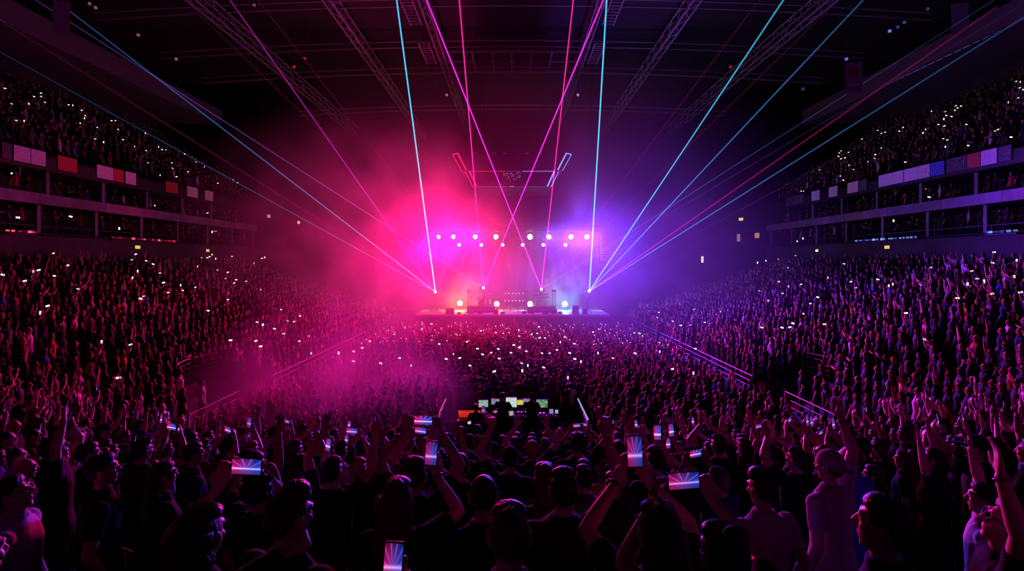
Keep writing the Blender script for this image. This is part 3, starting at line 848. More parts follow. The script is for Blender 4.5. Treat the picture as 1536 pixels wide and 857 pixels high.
W = [(675, 0.75, 0.5, 'box'), (689, 0.4, 0.18, 'wedge'), (706, 0.55, 0.25, 'wedge'), (720, 0.5, 0.2, 'wedge'), (744, 0.45, 0.42, 'box'), (754, 0.4, 0.2, 'wedge'), (786, 0.4, 0.22, 'wedge'),
     (797, 0.55, 0.3, 'wedge'), (818, 0.6, 0.35, 'box'), (831, 0.55, 0.4, 'box'), (840, 0.4, 0.22, 'wedge'), (863, 0.6, 0.75, 'box'), (877, 0.5, 0.5, 'box')]
nb = nw = 0
for (x, w_, h, k) in W:
    p = px(x, 468, 48.5)
    root = empty('stage_monitor' if k == 'wedge' else 'bass_cabinet', (p.x, 48.45, DECK))
    if k == 'wedge':
        nw += 1
        vs = [(-w_ / 2, -0.25, 0), (w_ / 2, -0.25, 0), (w_ / 2, 0.25, 0), (-w_ / 2, 0.25, 0), (-w_ / 2, -0.12, h), (w_ / 2, -0.12, h), (w_ / 2, 0.0, h), (-w_ / 2, 0.0, h)]
        MB().add(vs, [(0, 1, 2, 3)[::-1], (4, 5, 6, 7), (0, 1, 5, 4), (1, 2, 6, 5), (2, 3, 7, 6), (3, 0, 4, 7)]).build('cabinet', GEAR, root)
        MB().add([(-w_ * .42, 0.21, h * .25), (w_ * .42, 0.21, h * .25), (w_ * .42, 0.05, h * .85), (-w_ * .42, 0.05, h * .85)], [(0, 1, 2, 3)]).build('grille', STEEL, root)
        tag(root, f'black floor monitor wedge on the stage edge, {ordinal(nw)} wedge from left', 'stage monitor', 'monitor wedges along the stage edge')
    else:
        nb += 1
        MB().box((0, 0, h / 2), (w_, 0.5, h), bevel=0.02).build('cabinet', GEAR, root)
        MB().box((0, -0.255, h / 2), (w_ * 0.85, 0.02, h * 0.85)).build('grille', STEEL, root)
        tag(root, f'black bass loudspeaker box on the stage edge, {ordinal(nb)} box from left', 'loudspeaker box', 'bass boxes along the stage edge')
# ------------------------------------------------------------------ mixing position in the middle of the floor
FY0, FY1, FX, FZ = 16.6, 22.6, 2.75, 0.62
DULL = mat('dull black felt', (0.012, 0.012, 0.013), 1.0, spec=0.0)
root = empty('mix_riser', (0, (FY0 + 21) / 2, 0))
MB().box((0, 0, FZ / 2), (2 * FX - 0.2, 21 - FY0, FZ), bevel=0.02).build('platform', DULL, root)
tag(root, 'low black platform of the mixing position on the floor', 'platform')
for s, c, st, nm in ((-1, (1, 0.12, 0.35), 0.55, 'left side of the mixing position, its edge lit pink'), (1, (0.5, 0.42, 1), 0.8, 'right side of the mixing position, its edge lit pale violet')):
    root = empty('crowd_barrier', (s * (FX + 0.05), 21.1, 0))
    MB().tube([(0, -1.5, 1.1), (0, 1.6, 1.1)], 0.022, 8).build('top_rail', RAILM, root)
    MB().box((0, 0.05, 1.135), (0.045, 3.0, 0.03)).build('painted_edge_glow', glow('barrier ' + str(s), c, st), root)  # stage light along the rail top, painted in as a glowing strip
    for y in (-1.5, 0.05, 1.6):
        MB().tube([(0, y, 0), (0, y, 1.1)], 0.022, 8).build('post', RAILM, root)
    MB().box((0, 0.05, 0.55), (0.02, 3.0, 0.9)).build('panel', BLACK, root)
    tag(root, 'crowd barrier along the ' + nm, 'barrier', 'lit barriers of the mixing position')
def screen_mat(name, a, b, st, scale=6.0):
    if name in MATS: return MATS[name]
    m, n, l = nodes_of(name)
    out = n.new('ShaderNodeOutputMaterial'); e = n.new('ShaderNodeEmission'); e.inputs[1].default_value = st
    tc = n.new('ShaderNodeTexCoord'); v = n.new('ShaderNodeTexVoronoi'); v.inputs['Scale'].default_value = scale; v.distance = 'CHEBYCHEV'
    l.new(tc.outputs['Generated'], v.inputs['Vector'])
    r = n.new('ShaderNodeValToRGB'); r.color_ramp.elements[0].color = (*a, 1); r.color_ramp.elements[1].color = (*b, 1)
    sc = n.new('ShaderNodeSeparateColor'); l.new(v.outputs['Color'], sc.inputs[0])
    l.new(sc.outputs[0], r.inputs[0]); l.new(r.outputs[0], e.inputs[0]); l.new(e.outputs[0], out.inputs[0])
    m.cycles.emission_sampling = 'NONE'
    MATS[name] = m
    return m
DESK_Z = FZ + 0.82
root = empty('mixing_desk', (0.05, 19.25, FZ))
MB().box((0, 0, 0.76), (3.3, 0.8, 0.08), bevel=0.02).build('top', DULL, root)
MB().box((0, 0.3, 0.38), (3.2, 0.05, 0.72)).build('front_panel', GEAR, root)
for s in (-1, 1):
    for y in (-0.34, 0.34):
        MB().box((s * 1.58, y, 0.36), (0.06, 0.06, 0.72)).build('leg', GEAR, root)
f = MB()
for i in range(40):
    f.box((-1.5 + 0.077 * i, -0.12 + 0.1 * math.sin(i * 1.7), 0.81), (0.02, 0.035, 0.02))
f.build('faders', mat('fader caps', (0.5, 0.5, 0.5), 0.4), root)
tag(root, 'long black mixing desk facing the stage', 'mixing desk')
def monitor(pxx, py, wpx, hpx, D, m, label, tilt=0.0, yaw=0.0, cat='monitor', gr='screens on the mixing desk'):
    p = px(pxx, py, D)
    w_, h = wpx / F * D, hpx / F * D
    base = DESK_Z
    root = empty('monitor', (p.x, D, base))
    hz = p.z - base
    E = Euler((R(tilt), 0, R(yaw)))
    cs = MB().box((0, 0.02, hz), (w_ + 0.03, 0.03, h + 0.03), E, bevel=0.006).build('casing', GEAR, root)
    MB().box(Vector((0, 0.02, hz)) + E.to_matrix() @ Vector((0, -0.02, 0)), (w_, 0.012, h), E).build('screen', m, cs)
    if hz - h / 2 > 0.03:
        MB().box((0, 0.06, hz / 2), (0.05, 0.03, hz), bevel=0.005).build('neck', GEAR, root)
    MB().box((0, 0.06, 0.012), (0.2, 0.15, 0.02), bevel=0.004).build('foot', GEAR, root)
    tag(root, label, cat, gr)
SG = screen_mat('screen pale green', (0.30, 0.60, 0.45), (0.75, 0.9, 0.9), 0.55); SW = screen_mat('screen white', (0.45, 0.75, 0.85), (1.0, 0.95, 0.65), 0.8)
SY = screen_mat('screen yellow', (0.75, 0.65, 0.05), (0.9, 0.85, 0.2), 0.8); SGR = screen_mat('screen green', (0.04, 0.25, 0.08), (0.55, 0.85, 0.55), 0.5, 5); SV = screen_mat('screen lilac', (0.35, 0.25, 0.6), (0.7, 0.6, 0.9), 0.5)
monitor(725, 606, 14, 10, 19.3, SG, 'pale green laptop screen, leftmost on the mixing desk', -12, 6)
monitor(767, 604, 16, 14, 19.4, SW, 'biggest white screen on the mixing desk, between the two engineers')
monitor(780, 604, 9, 7, 19.45, SY, 'small yellow screen right of the biggest white one')
monitor(791, 603, 12, 8, 19.5, SV, 'dim lilac screen half hidden behind the right engineer')
monitor(813, 606, 17, 11, 19.3, SGR, 'green screen right of the right engineer', -8, -6)
monitor(743, 603, 12, 8, 19.5, SV, 'dim lilac screen half hidden behind the left engineer')
root = empty('side_table', (1.35, 17.9, FZ))
MB().box((0, 0, 0.6), (0.9, 0.5, 0.05), bevel=0.01).build('top', DULL, root)
for s in (-1, 1):
    for y in (-0.2, 0.2): MB().box((s * 0.4, y, 0.29), (0.05, 0.05, 0.58)).build('leg', GEAR, root)
tag(root, 'small black table right of the engineers', 'table')
def tablet(x, y, D, w_, m, label, zbase):
    p = px(x, y, D)
    root = empty('tablet', p)
    E = Euler((R(-25), 0, 0))
    MB().box((0, 0, 0), (w_, 0.015, w_ * 1.1), E, bevel=0.004).build('body', GEAR, root)
    MB().box(E.to_matrix() @ Vector((0, -0.009, 0)), (w_ * 0.88, 0.004, w_ * 0.98), E).build('screen', m, root)
    MB().tube([(0, 0.02, 0), (0, 0.1, zbase - p.z)], 0.015, 6).build('stand', GEAR, root)
    tag(root, label, 'tablet', 'small tablets around the mixing desk')
tablet(743, 618, 18.3, 0.09, SV, 'tiny pale tablet low between the desk and left engineer', FZ)
tablet(767, 620.5, 18.2, 0.15, SG, 'small bright tablet low between the two engineers', FZ)
tablet(827, 617.5, 17.9, 0.15, SV, 'lilac tablet on the small table, left one of two', FZ + 0.62)
tablet(835, 618, 17.9, 0.12, screen_mat('screen blue', (0.2, 0.3, 0.8), (0.8, 0.85, 1.0), 0.6), 'bluish tablet on the small table, right one of two', FZ + 0.62)
# lighting console with the red panel, lettering on its front
p = px(704, 619, 17.9)
root = empty('lighting_console', (p.x, 17.9, FZ))
hz = p.z - FZ
E = Euler((R(38), 0, 0))
MB().box((0, 0.12, hz - 0.05), (0.80, 0.06, 0.42), E, bevel=0.015).build('casing', GEAR, root)
MB().box(Vector((0, 0.12, hz - 0.05)) + E.to_matrix() @ Vector((0, -0.035, 0)), (0.74, 0.012, 0.37), E).build('red_panel', screen_mat('red panel', (0.75, 0.01, 0.02), (1.0, 0.06, 0.04), 0.65, 4), root)['label'] = 'glowing red panel'
MB().box((0, 0, (hz - 0.22) / 2), (0.78, 0.5, hz - 0.22), bevel=0.01).build('flight_case', GEAR, root)
L = MB()
def stroke(x0, z0, x1, z1):
    L.tube([(x0, -0.265, z0), (x1, -0.265, z1)], 0.011, 5)
bx0, bz = -0.02, hz - 0.30
for (x0, z0, x1, z1) in ((0, 0.09, 0, 0.02), (0, 0.02, 0.02, 0), (0.02, 0, 0.04, 0), (0.04, 0, 0.055, 0.02), (0.055, 0.02, 0.055, 0.09),
                         (0.09, 0.09, 0.09, 0), (0.09, 0, 0.14, 0), (0.17, 0, 0.17, 0.09), (0.17, 0.09, 0.21, 0.09), (0.21, 0.09, 0.225, 0.07), (0.225, 0.07, 0.21, 0.045), (0.21, 0.045, 0.17, 0.045), (0.195, 0.045, 0.23, 0),
                         (0.31, 0.055, 0.35, 0.045), (0.35, 0.045, 0.36, 0.03)):
    stroke(bx0 + x0, bz + z0, bx0 + x1, bz + z1)
L.build('lit_lettering', glow('white lettering', (1, 0.85, 0.95), 1.3), root)
tag(root, 'lighting console with a glowing red panel, left of the engineers', 'lighting console')
root = empty('cable', (0, 17.6, FZ))
pts = [px(769, 623, 17.8), px(772, 629, 17.7), px(779, 631, 17.6), px(781, 638, 17.5), px(783, 645, 17.4), px(782, 652, 17.3)]
pts = [q - Vector((0, 17.6, FZ)) for q in pts]
pts.append(Vector((pts[-1].x, -0.3, 0.02)))
MB().tube(pts, 0.012, 6).build('sheath', mat('pale cable', (0.6, 0.5, 0.65), 0.5), root, smooth=True)
tag(root, 'pale cable hanging in a wavy line below the mixing desk', 'cable')
# ------------------------------------------------------------------ people
def objcol(name, rough, spec, mul=1.0, fine=0.0, scale=60, sheen=0.0, bump=None):
    """material whose colour is the object's own colour, with a fine weave or strand variation"""
    m, n, l = nodes_of(name)
    out = n.new('ShaderNodeOutputMaterial'); b = n.new('ShaderNodeBsdfPrincipled')
    b.inputs['Roughness'].default_value = rough; b.inputs['Specular IOR Level'].default_value = spec
    b.inputs['Sheen Weight'].default_value = sheen
    ob = n.new('ShaderNodeObjectInfo')
    col = ob.outputs['Color']
    if fine:
        tc = n.new('ShaderNodeTexCoord'); t = n.new('ShaderNodeTexNoise'); t.inputs['Scale'].default_value = scale; t.inputs['Detail'].default_value = 3
        l.new(tc.outputs['Object'], t.inputs['Vector'])
        r = n.new('ShaderNodeMapRange'); r.inputs[3].default_value = 1 - fine; r.inputs[4].default_value = 1 + fine; l.new(t.outputs['Fac'], r.inputs[0])
        mx = n.new('ShaderNodeVectorMath'); mx.operation = 'MULTIPLY'; l.new(col, mx.inputs[0]); l.new(r.outputs[0], mx.inputs[1])
        col = mx.outputs[0]
    l.new(col, b.inputs['Base Color'])
    if bump:
        t2 = n.new('ShaderNodeTexNoise'); t2.inputs['Scale'].default_value = bump[0]; t2.inputs['Detail'].default_value = 2.5; t2.inputs['Distortion'].default_value = bump[2]
        tc2 = n.new('ShaderNodeTexCoord'); mp = n.new('ShaderNodeMapping'); mp.inputs['Scale'].default_value = bump[3]
        l.new(tc2.outputs['Object'], mp.inputs[0]); l.new(mp.outputs[0], t2.inputs['Vector'])
        bp = n.new('ShaderNodeBump'); bp.inputs['Strength'].default_value = bump[1]; bp.inputs['Distance'].default_value = 0.02
        l.new(t2.outputs['Fac'], bp.inputs['Height']); l.new(bp.outputs[0], b.inputs['Normal'])
    l.new(b.outputs[0], out.inputs[0])
    return m
SKIN = objcol('skin', 0.5, 0.35, fine=0.15, scale=25)
CLOTH = objcol('woven cloth', 0.9, 0.06, fine=0.25, scale=40, sheen=0.0, bump=(6, 0.9, 1.2, (1, 1, 0.6)))
HAIR = objcol('hair', 0.55, 0.4, fine=0.5, scale=90, bump=(70, 0.8, 0.5, (1, 1, 0.22)))
SHOE = objcol('shoe rubber', 0.6, 0.3)

class Body:
    """joints of a posed figure facing +Y, feet at z = 0"""
    def __init__(s, pose='down', look=(0, 0), female=False, seed=0):
        s.rnd = random.Random(seed)
        s.female = female
        s.pose = pose
        s.look = look
        s.sw = 0.165 if female else 0.19
        s.phone = None
        s.hands = {}
        J = s.rnd.uniform
        def arm(side, W, hand, zdir, ydir, hint):
            up = max(0.0, min(1.0, (W[2] - 1.25) / 0.6))
            S = Vector((side * (s.sw - 0.012 * up), 0.0 + 0.01 * up, 1.415 + 0.045 * up))
            W = Vector(W)
            L1, L2 = 0.295, 0.265
            d = W - S
            D = min(d.length, L1 + L2 - 0.004)
            W = S + d.normalized() * D
            a = (L1 * L1 - L2 * L2 + D * D) / (2 * D)
            h = math.sqrt(max(L1 * L1 - a * a, 0.0))
            t = d.normalized(); hv = Vector(hint); hv = (hv - t * hv.dot(t)).normalized()
            E = S + t * a + hv * h
            z = Vector(zdir).normalized(); y = Vector(ydir); y = (y - z * y.dot(z)).normalized()
            x = z.cross(y) * side              # thumb side: right hand z x y, left the mirror
            s.hands[side] = dict(S=S, E=E, W=W, hand=hand, x=x, y=y, z=z)
        def down(side):
            arm(side, (side * J(0.25, 0.30), J(0.0, 0.1), 0.90), 'relaxed', (side * 0.05, 0.25, -1), (-side, 0.1, 0), (side * 0.6, -1, 0))
        def bent(side):
            arm(side, (side * 0.10, 0.27, J(1.15, 1.25)), 'relaxed', (-side * 0.8, 0.3, 0.4), (0, -0.5, -0.3), (side, -0.3, -0.8))
        def up(side, hand='open', x=None, z=None, y=0.08, yd=(0, 1, 0.1)):
            x = J(0.2, 0.36) if x is None else x
            z = J(1.86, 1.96) if z is None else z
            arm(side, (side * x, y, z), hand, (side * (x - 0.2) * 1.2, 0.12, 1), yd, (side, -0.15, -0.2))
        if pose == 'down': down(1); down(-1)
        elif pose == 'chest': bent(1); bent(-1)
        elif pose == 'both_up': up(1); up(-1)
        elif pose == 'both_wide': up(1, x=0.36, z=1.95); up(-1, x=0.12, z=1.97)
        elif pose == 'right_up': up(1, x=0.24, z=1.97); down(-1)
        elif pose == 'left_up': up(-1, x=0.24, z=1.97); down(1)
        elif pose == 'right_fist': up(1, 'fist', 0.2, 1.95); down(-1)
        elif pose == 'left_fist': up(-1, 'fist', 0.2, 1.95); bent(1)
        elif pose == 'right_point': up(1, 'point', 0.22, 1.97); bent(-1)
        elif pose == 'left_point': up(-1, 'point', 0.22, 1.97); down(1)
        elif pose == 'horns': up(1, 'horns', 0.26, 1.95); down(-1)
        elif pose == 'clap':
            arm(1, (0.05, 0.3, 1.8), 'flat', (-0.1, 0.35, 1), (-1, 0, 0), (1, -0.2, -0.3)); arm(-1, (-0.05, 0.3, 1.8), 'flat', (0.1, 0.35, 1), (1, 0, 0), (-1, -0.2, -0.3))
        elif pose == 'phone_right':
            z = 1.66
            arm(1, (0.15, 0.36, z), 'grip', (-0.12, 0.05, 1), (0, -1, 0.05), (1, -0.1, -0.8)); bent(-1)
            s.phone = ('portrait', Vector((0.130, 0.318, z + 0.145)), 0.05)
        elif pose == 'phone_right_high':
            z = 1.84
            arm(1, (0.15, 0.28, z), 'grip', (-0.12, 0.05, 1), (0, -1, 0.05), (1, -0.1, -0.5)); down(-1)
            s.phone = ('portrait', Vector((0.130, 0.238, z + 0.145)), 0.05)
        elif pose == 'phone_two':
            z = 1.72
            arm(1, (0.07, 0.36, z), 'grip', (-0.35, 0.05, 1), (-0.45, -1, 0), (1, -0.1, -0.8)); arm(-1, (-0.07, 0.36, z), 'grip', (0.35, 0.05, 1), (0.45, -1, 0), (-1, -0.1, -0.8))
            s.phone = ('portrait', Vector((0.0, 0.325, z + 0.15)), 0.0)
        elif pose == 'phone_wide':
            z = 1.70
            arm(1, (0.150, 0.34, z), 'grip', (-0.35, 0.1, 1), (-0.7, -0.8, 0), (1, -0.1, -0.8)); arm(-1, (-0.150, 0.34, z), 'grip', (0.35, 0.1, 1), (0.7, -0.8, 0), (-1, -0.1, -0.8))
            s.phone = ('landscape', Vector((0.0, 0.328, z + 0.11)), 0.0)
        elif pose == 'phone_wide_high':
            z = 1.88
            arm(1, (0.150, 0.24, z), 'grip', (-0.35, 0.1, 1), (-0.7, -0.8, 0), (1, -0.1, -0.4)); arm(-1, (-0.150, 0.24, z), 'grip', (0.35, 0.1, 1), (0.7, -0.8, 0), (-1, -0.1, -0.4))
            s.phone = ('landscape', Vector((0.0, 0.228, z + 0.11)), 0.0)
        yaw, pitch = look
        pv = Vector((0, 0, 1.56))
        s.headM = Matrix.Translation(pv) @ Euler((R(pitch), 0, R(yaw))).to_matrix().to_4x4() @ Matrix.Translation(-pv)

def ring_loft(mb, rings, n, mi=0):
    """rings: (centre, half width x, half depth y) in horizontal sections"""
    vs, fs = [], []
    for (c, a, b) in rings:
        for k in range(n):
            t = 2 * PI * k / n
            ct, st = math.cos(t), math.sin(t)
            e = 0.85
            vs.append((c[0] + a * math.copysign(abs(ct) ** e, ct), c[1] + b * math.copysign(abs(st) ** e, st), c[2]))
    for i in range(len(rings) - 1):
        for k in range(n):
            fs.append((i * n + k, i * n + (k + 1) % n, (i + 1) * n + (k + 1) % n, (i + 1) * n + k))
    fs.append(tuple(range(n))[::-1]); fs.append(tuple(range((len(rings) - 1) * n, len(rings) * n)))
    mb.add(vs, fs, mi)
def sphere(mb, c, r, nu=14, nv=9, M=None, fn=None, mi=0):
    """ellipsoid of radii r; fn may reshape each unit point"""
    vs, fs = [], []
    for j in range(nv + 1):
        ph = PI * j / nv
        for i in range(nu):
            th = 2 * PI * i / nu
            p = Vector((math.sin(ph) * math.cos(th), math.sin(ph) * math.sin(th), math.cos(ph)))
            q = fn(p) if fn else Vector((p.x * r[0], p.y * r[1], p.z * r[2]))
            q = q + Vector(c)
            vs.append(M @ q if M else q)
    for j in range(nv):
        for i in range(nu):
            a, b = j * nu + i, j * nu + (i + 1) % nu
            fs.append((a, a + nu, b + nu, b))
    mb.add(vs, fs, mi)
HC = Vector((0, 0.02, 1.645))
def head_fn(p):
    x, y, z = p.x * 0.076, p.y * 0.097, p.z * 0.118
    if p.z < 0:
        k = (-p.z) ** 1.4
        x *= 1 - 0.22 * k
        y = y * (1 - 0.18 * k) + 0.016 * k
    if p.y > 0.2: y *= 0.95
    if p.y < 0: x *= 1.02
    return Vector((x, y, z))

def torso_rings(b, grow=0.0, top=1.50, bottom=0.82):
    f = b.female
    sw = b.sw
    up = 0.02 if any(h['W'].z > 1.6 for h in b.hands.values()) else 0.0
    base = [(0.80, 0.12, 0.10, 0), (0.92, 0.168 if f else 0.165, 0.118, -0.005), (1.07, 0.128 if f else 0.15, 0.098, 0.0), (1.20, 0.142 if f else 0.165, 0.112, 0.0),
            (1.32, 0.155 if f else 0.182, 0.118 if not f else 0.122, 0.008 if f else 0.0), (1.39 + up, sw * 0.96, 0.102, -0.005), (1.43 + up, sw * 0.80, 0.090, -0.010), (1.462 + up, sw * 0.64, 0.078, -0.012), (1.488 + up * 0.6, sw * 0.40, 0.068, -0.008), (1.52, 0.060, 0.060, 0.0)]
    return [((0, y, z), a + grow, d + grow) for (z, a, d, y) in base if bottom <= z <= top]
FING = [(0.074, 0.0090, 0.030), (0.082, 0.0092, 0.010), (0.076, 0.0088, -0.010), (0.060, 0.0078, -0.029)]
CURL = {'open': [(6, 8, 6)] * 4, 'flat': [(2, 4, 3)] * 4, 'relaxed': [(22, 28, 16), (26, 32, 18), (30, 34, 20), (32, 36, 20)], 'fist': [(78, 92, 55)] * 4,
        'point': [(3, 4, 3), (78, 92, 55), (80, 92, 55), (80, 92, 55)], 'horns': [(3, 6, 4), (80, 92, 55), (80, 92, 55), (3, 8, 5)], 'grip': [(10, 32, 26), (12, 36, 28), (14, 40, 28), (16, 42, 28)]}
def add_hand(mb, h, side, k=1.0, n=8, fat=1.0):
    W, X, Y, Z = h['W'], h['x'], h['y'], h['z']
    P = lambda a, b, c: W + X * a * k + Y * b * k + Z * c * k
    # palm: flattened loft from wrist to knuckles
    rings = [(-0.012, 0.026, 0.020), (0.02, 0.033, 0.018), (0.055, 0.042, 0.0155), (0.088, 0.043, 0.014), (0.098, 0.040, 0.012)]
    m = 12
    vs, fs = [], []
    for (z, a, b) in rings:
        for i in range(m):
            t = 2 * PI * i / m
            vs.append(P(a * math.cos(t), b * math.sin(t), z))
    for i in range(len(rings) - 1):
        for j in range(m):
            fs.append((i * m + j, i * m + (j + 1) % m, (i + 1) * m + (j + 1) % m, (i + 1) * m + j))
    fs.append(tuple(range(m))[::-1]); fs.append(tuple(range((len(rings) - 1) * m, len(rings) * m)))
    mb.add(vs, fs)
    spread = {'open': 9, 'flat': 2, 'grip': 5}.get(h['hand'], 2)
    for i, (L, r, x0) in enumerate(FING):
        c = CURL[h['hand']][i]
        sp = R(spread * (1.5 - i))
        pts = [P(x0 * 1.02, 0, 0.082)]
        base = P(x0, 0.0, 0.096)
        pts.append(base)
        ang = 0
        p = base
        for j, fr in enumerate((0.42, 0.33, 0.25)):
            ang += R(c[j])
            d = Z * math.cos(ang) + Y * math.sin(ang)
            d = (d + X * math.sin(sp) * math.cos(ang)).normalized()
            p = p + d * L * fr * k
            pts.append(p)
        pts.append(p + d * 0.004 * k)
        rr = [r * 1.05, r * 1.08, r, r * 0.95, r * 0.88, r * 0.45]
        mb.tube(pts, [q * k * fat for q in rr], n)
    if h['hand'] in ('fist', 'horns', 'point'):
        for i in range(4): sphere(mb, P(FING[i][2], -0.006, 0.096 - 0.003 * abs(i - 1)), (0.0115 * k,) * 3, 8, 6)
    # thumb leaves the side of the palm near its base
    if h['hand'] in ('fist', 'horns', 'point'):
        seq = [(0.022, 0.008, 0.022), (0.040, 0.022, 0.048), (0.030, 0.040, 0.070), (0.006, 0.046, 0.080)]
    elif h['hand'] == 'grip':
        seq = [(0.022, 0.004, 0.020), (0.048, 0.018, 0.045), (0.056, 0.030, 0.072), (0.048, 0.034, 0.098)]
    elif h['hand'] == 'flat':
        seq = [(0.022, 0.003, 0.020), (0.046, 0.008, 0.045), (0.054, 0.010, 0.072), (0.055, 0.010, 0.095)]
    else:
        seq = [(0.022, 0.003, 0.020), (0.050, 0.010, 0.042), (0.072, 0.012, 0.066), (0.088, 0.012, 0.086)]
    mb.tube([P(*q) for q in seq], [0.015 * k, 0.0125 * k, 0.0108 * k, 0.007 * k], n)

def arm_tube(mb, h, r0, frac0, frac1, n, grow=0.0, extra_start=True, mi=0):
    """upper arm and forearm from shoulder to wrist, or a sleeve part of it"""
    S, E, W = h['S'], h['E'], h['W']
    prof = [(0.0, 0.052), (0.12, 0.050), (0.30, 0.046), (0.45, 0.041), (0.52, 0.039), (0.62, 0.042), (0.75, 0.037), (0.90, 0.029), (1.0, 0.0265)]
    def at(u):
        return S.lerp(E, u / 0.52) if u < 0.52 else E.lerp(W, (u - 0.52) / 0.48)
    us = [u for (u, _) in prof if frac0 <= u <= frac1]
    if frac1 not in us: us.append(frac1)
    def rad(u):
        for (a, ra), (b_, rb) in zip(prof, prof[1:]):
            if a <= u <= b_: return ra + (rb - ra) * (u - a) / (b_ - a)
        return prof[-1][1]
    pts = [at(u) for u in us]; rr = [(rad(u) + grow) * r0 for u in us]
    if extra_start:
        inward = Vector((-math.copysign(0.05, S.x), 0, -0.02))
        pts = [S + inward] + pts; rr = [rr[0] * 0.9] + rr
    mb.tube(pts, rr, n, mi)

def voxel(mb, name, vs_, mats, dec=1.0, smooth=2):
    """fuse the collected shapes into one continuous skin"""
    me = mb.mesh(name + '_raw', [])
    o = bpy.data.objects.new(name + '_raw', me); COL.objects.link(o)
    m = o.modifiers.new('r', 'REMESH'); m.mode = 'VOXEL'; m.voxel_size = vs_; m.adaptivity = 0
    if smooth:
        s_ = o.modifiers.new('s', 'SMOOTH'); s_.factor = 0.5; s_.iterations = smooth
    if dec < 1:
        d = o.modifiers.new('d', 'DECIMATE'); d.ratio = dec
    dg = bpy.context.evaluated_depsgraph_get()
    out = bpy.data.meshes.new_from_object(o.evaluated_get(dg), depsgraph=dg)
    bpy.data.objects.remove(o); bpy.data.meshes.remove(me)
    out.name = name
    out.materials.clear()
    for mm in mats: out.materials.append(mm)
    out.polygons.foreach_set('use_smooth', [True] * len(out.polygons))
    return out

def face_details(mb, b):
    M = b.headM
    H = lambda x, y, z: M @ (HC + Vector((x, y, z)))
    mb.tube([H(0, 0.090, 0.022), H(0, 0.102, -0.004), H(0, 0.110, -0.022), H(0, 0.096, -0.032)], [0.007, 0.009, 0.0125, 0.007], 8)     # nose
    for s in (-1, 1):
        mb.tube([H(s * 0.010, 0.091, 0.030), H(s * 0.034, 0.088, 0.034), H(s * 0.056, 0.070, 0.026)], [0.009, 0.010, 0.007], 6)          # brow
        sphere(mb, (s * 0.040, 0.066, -0.018), (0.025, 0.020, 0.020), 8, 6, M @ Matrix.Translation(HC))                                     # cheek
        sphere(mb, (s * 0.012, 0.098, -0.032), (0.010, 0.009, 0.008), 6, 5, M @ Matrix.Translation(HC))                                     # nostril
        sphere(mb, (s * 0.031, 0.080, 0.012), (0.013, 0.010, 0.010), 8, 6, M @ Matrix.Translation(HC))                                     # eye ball under the lid
        E = M @ Matrix.Translation(HC + Vector((s * 0.077, -0.005, -0.005))) @ Euler((0, 0, s * R(-22))).to_matrix().to_4x4()
        sphere(mb, (s * 0.006, 0, 0.004), (0.008, 0.021, 0.033), 10, 7, E)                                                                        # ear
        sphere(mb, (0, 0.004, -0.026), (0.009, 0.011, 0.012), 8, 6, E)
    mb.tube([H(-0.026, 0.076, -0.058), H(0, 0.084, -0.056), H(0.026, 0.076, -0.058)], [0.004, 0.007, 0.004], 6)                           # lips
    mb.tube([H(-0.022, 0.074, -0.068), H(0, 0.081, -0.068), H(0.022, 0.074, -0.068)], [0.004, 0.007, 0.004], 6)
    sphere(mb, (0, 0.058, -0.066), (0.032, 0.021, 0.036), 10, 7, M @ Matrix.Translation(HC))
    sphere(mb, (0, 0.055, -0.099), (0.030, 0.020, 0.017), 10, 6, M @ Matrix.Translation(HC))                                                  # chin

def body_mesh(b, name, vs_=0.0075, dec=0.35, sleeve_long=False):
    mb = MB()
    ring_loft(mb, torso_rings(b), 18)
    mb.tube([(0, -0.012, 1.44), (0, 0.0, 1.50), (0, 0.012, 1.56), (0, 0.018, 1.62)], [0.064, 0.053, 0.050, 0.052] if not b.female else [0.058, 0.046, 0.044, 0.046], 14)
    sphere(mb, HC, (1, 1, 1), 22, 16, b.headM, head_fn)
    face_details(mb, b)
    for s, h in b.hands.items():
        sphere(mb, h['S'] + Vector((-s * 0.012, 0, -0.01)), (0.062, 0.06, 0.062), 12, 8)
        arm_tube(mb, h, 0.93 if b.female else 1.05, 0.0, 1.0, 12)
        add_hand(mb, h, s, 0.92 if b.female else 1.0)
        x = s * 0.095
        mb.tube([(x * 0.9, 0, 0.92), (x, 0, 0.70), (x, 0.012, 0.50), (x * 1.02, -0.012, 0.34), (x * 1.05, -0.015, 0.10), (x * 1.05, -0.015, 0.045)], [0.092, 0.082, 0.058, 0.058, 0.040, 0.040], 12)
        mb.tube([(x * 1.05, -0.05, 0.035), (x * 1.1, 0.06, 0.035), (x * 1.18, 0.17, 0.025)], [0.035, 0.042, 0.024], 10)
    return voxel(mb, name, vs_, [SKIN], dec)
def shirt_mesh(b, name, long=False, hood=False, vest=False, loose=0.014):
    mb = MB()
    rr = torso_rings(b, loose + (0.008 if hood else 0), 1.525, 0.9)
    rr = [((0, -0.004, 0.815), 0.198, 0.150)] + [(c, a + (0.016 if c[2] < 1.0 else 0.006 if c[2] < 1.15 else 0), d + (0.018 if c[2] < 1.0 else 0.008 if c[2] < 1.15 else 0)) for (c, a, d) in rr]
    ring_loft(mb, rr, 22)
    for s, h in b.hands.items():
        if not vest:
            sphere(mb, h['S'] + Vector((-s * 0.012, 0, -0.008)), (0.074, 0.072, 0.074), 12, 8)
            arm_tube(mb, h, 1.0, 0.0, 0.93 if long else 0.34, 12, grow=0.014 if not long else 0.011)
    if hood:
        mb.tube([(-0.075, -0.03, 1.47), (-0.06, -0.085, 1.475), (0, -0.105, 1.46), (0.06, -0.085, 1.475), (0.075, -0.03, 1.47)], [0.026, 0.036, 0.042, 0.036, 0.026], 10)
    return voxel(mb, name, 0.012, [CLOTH], 0.45, 3)
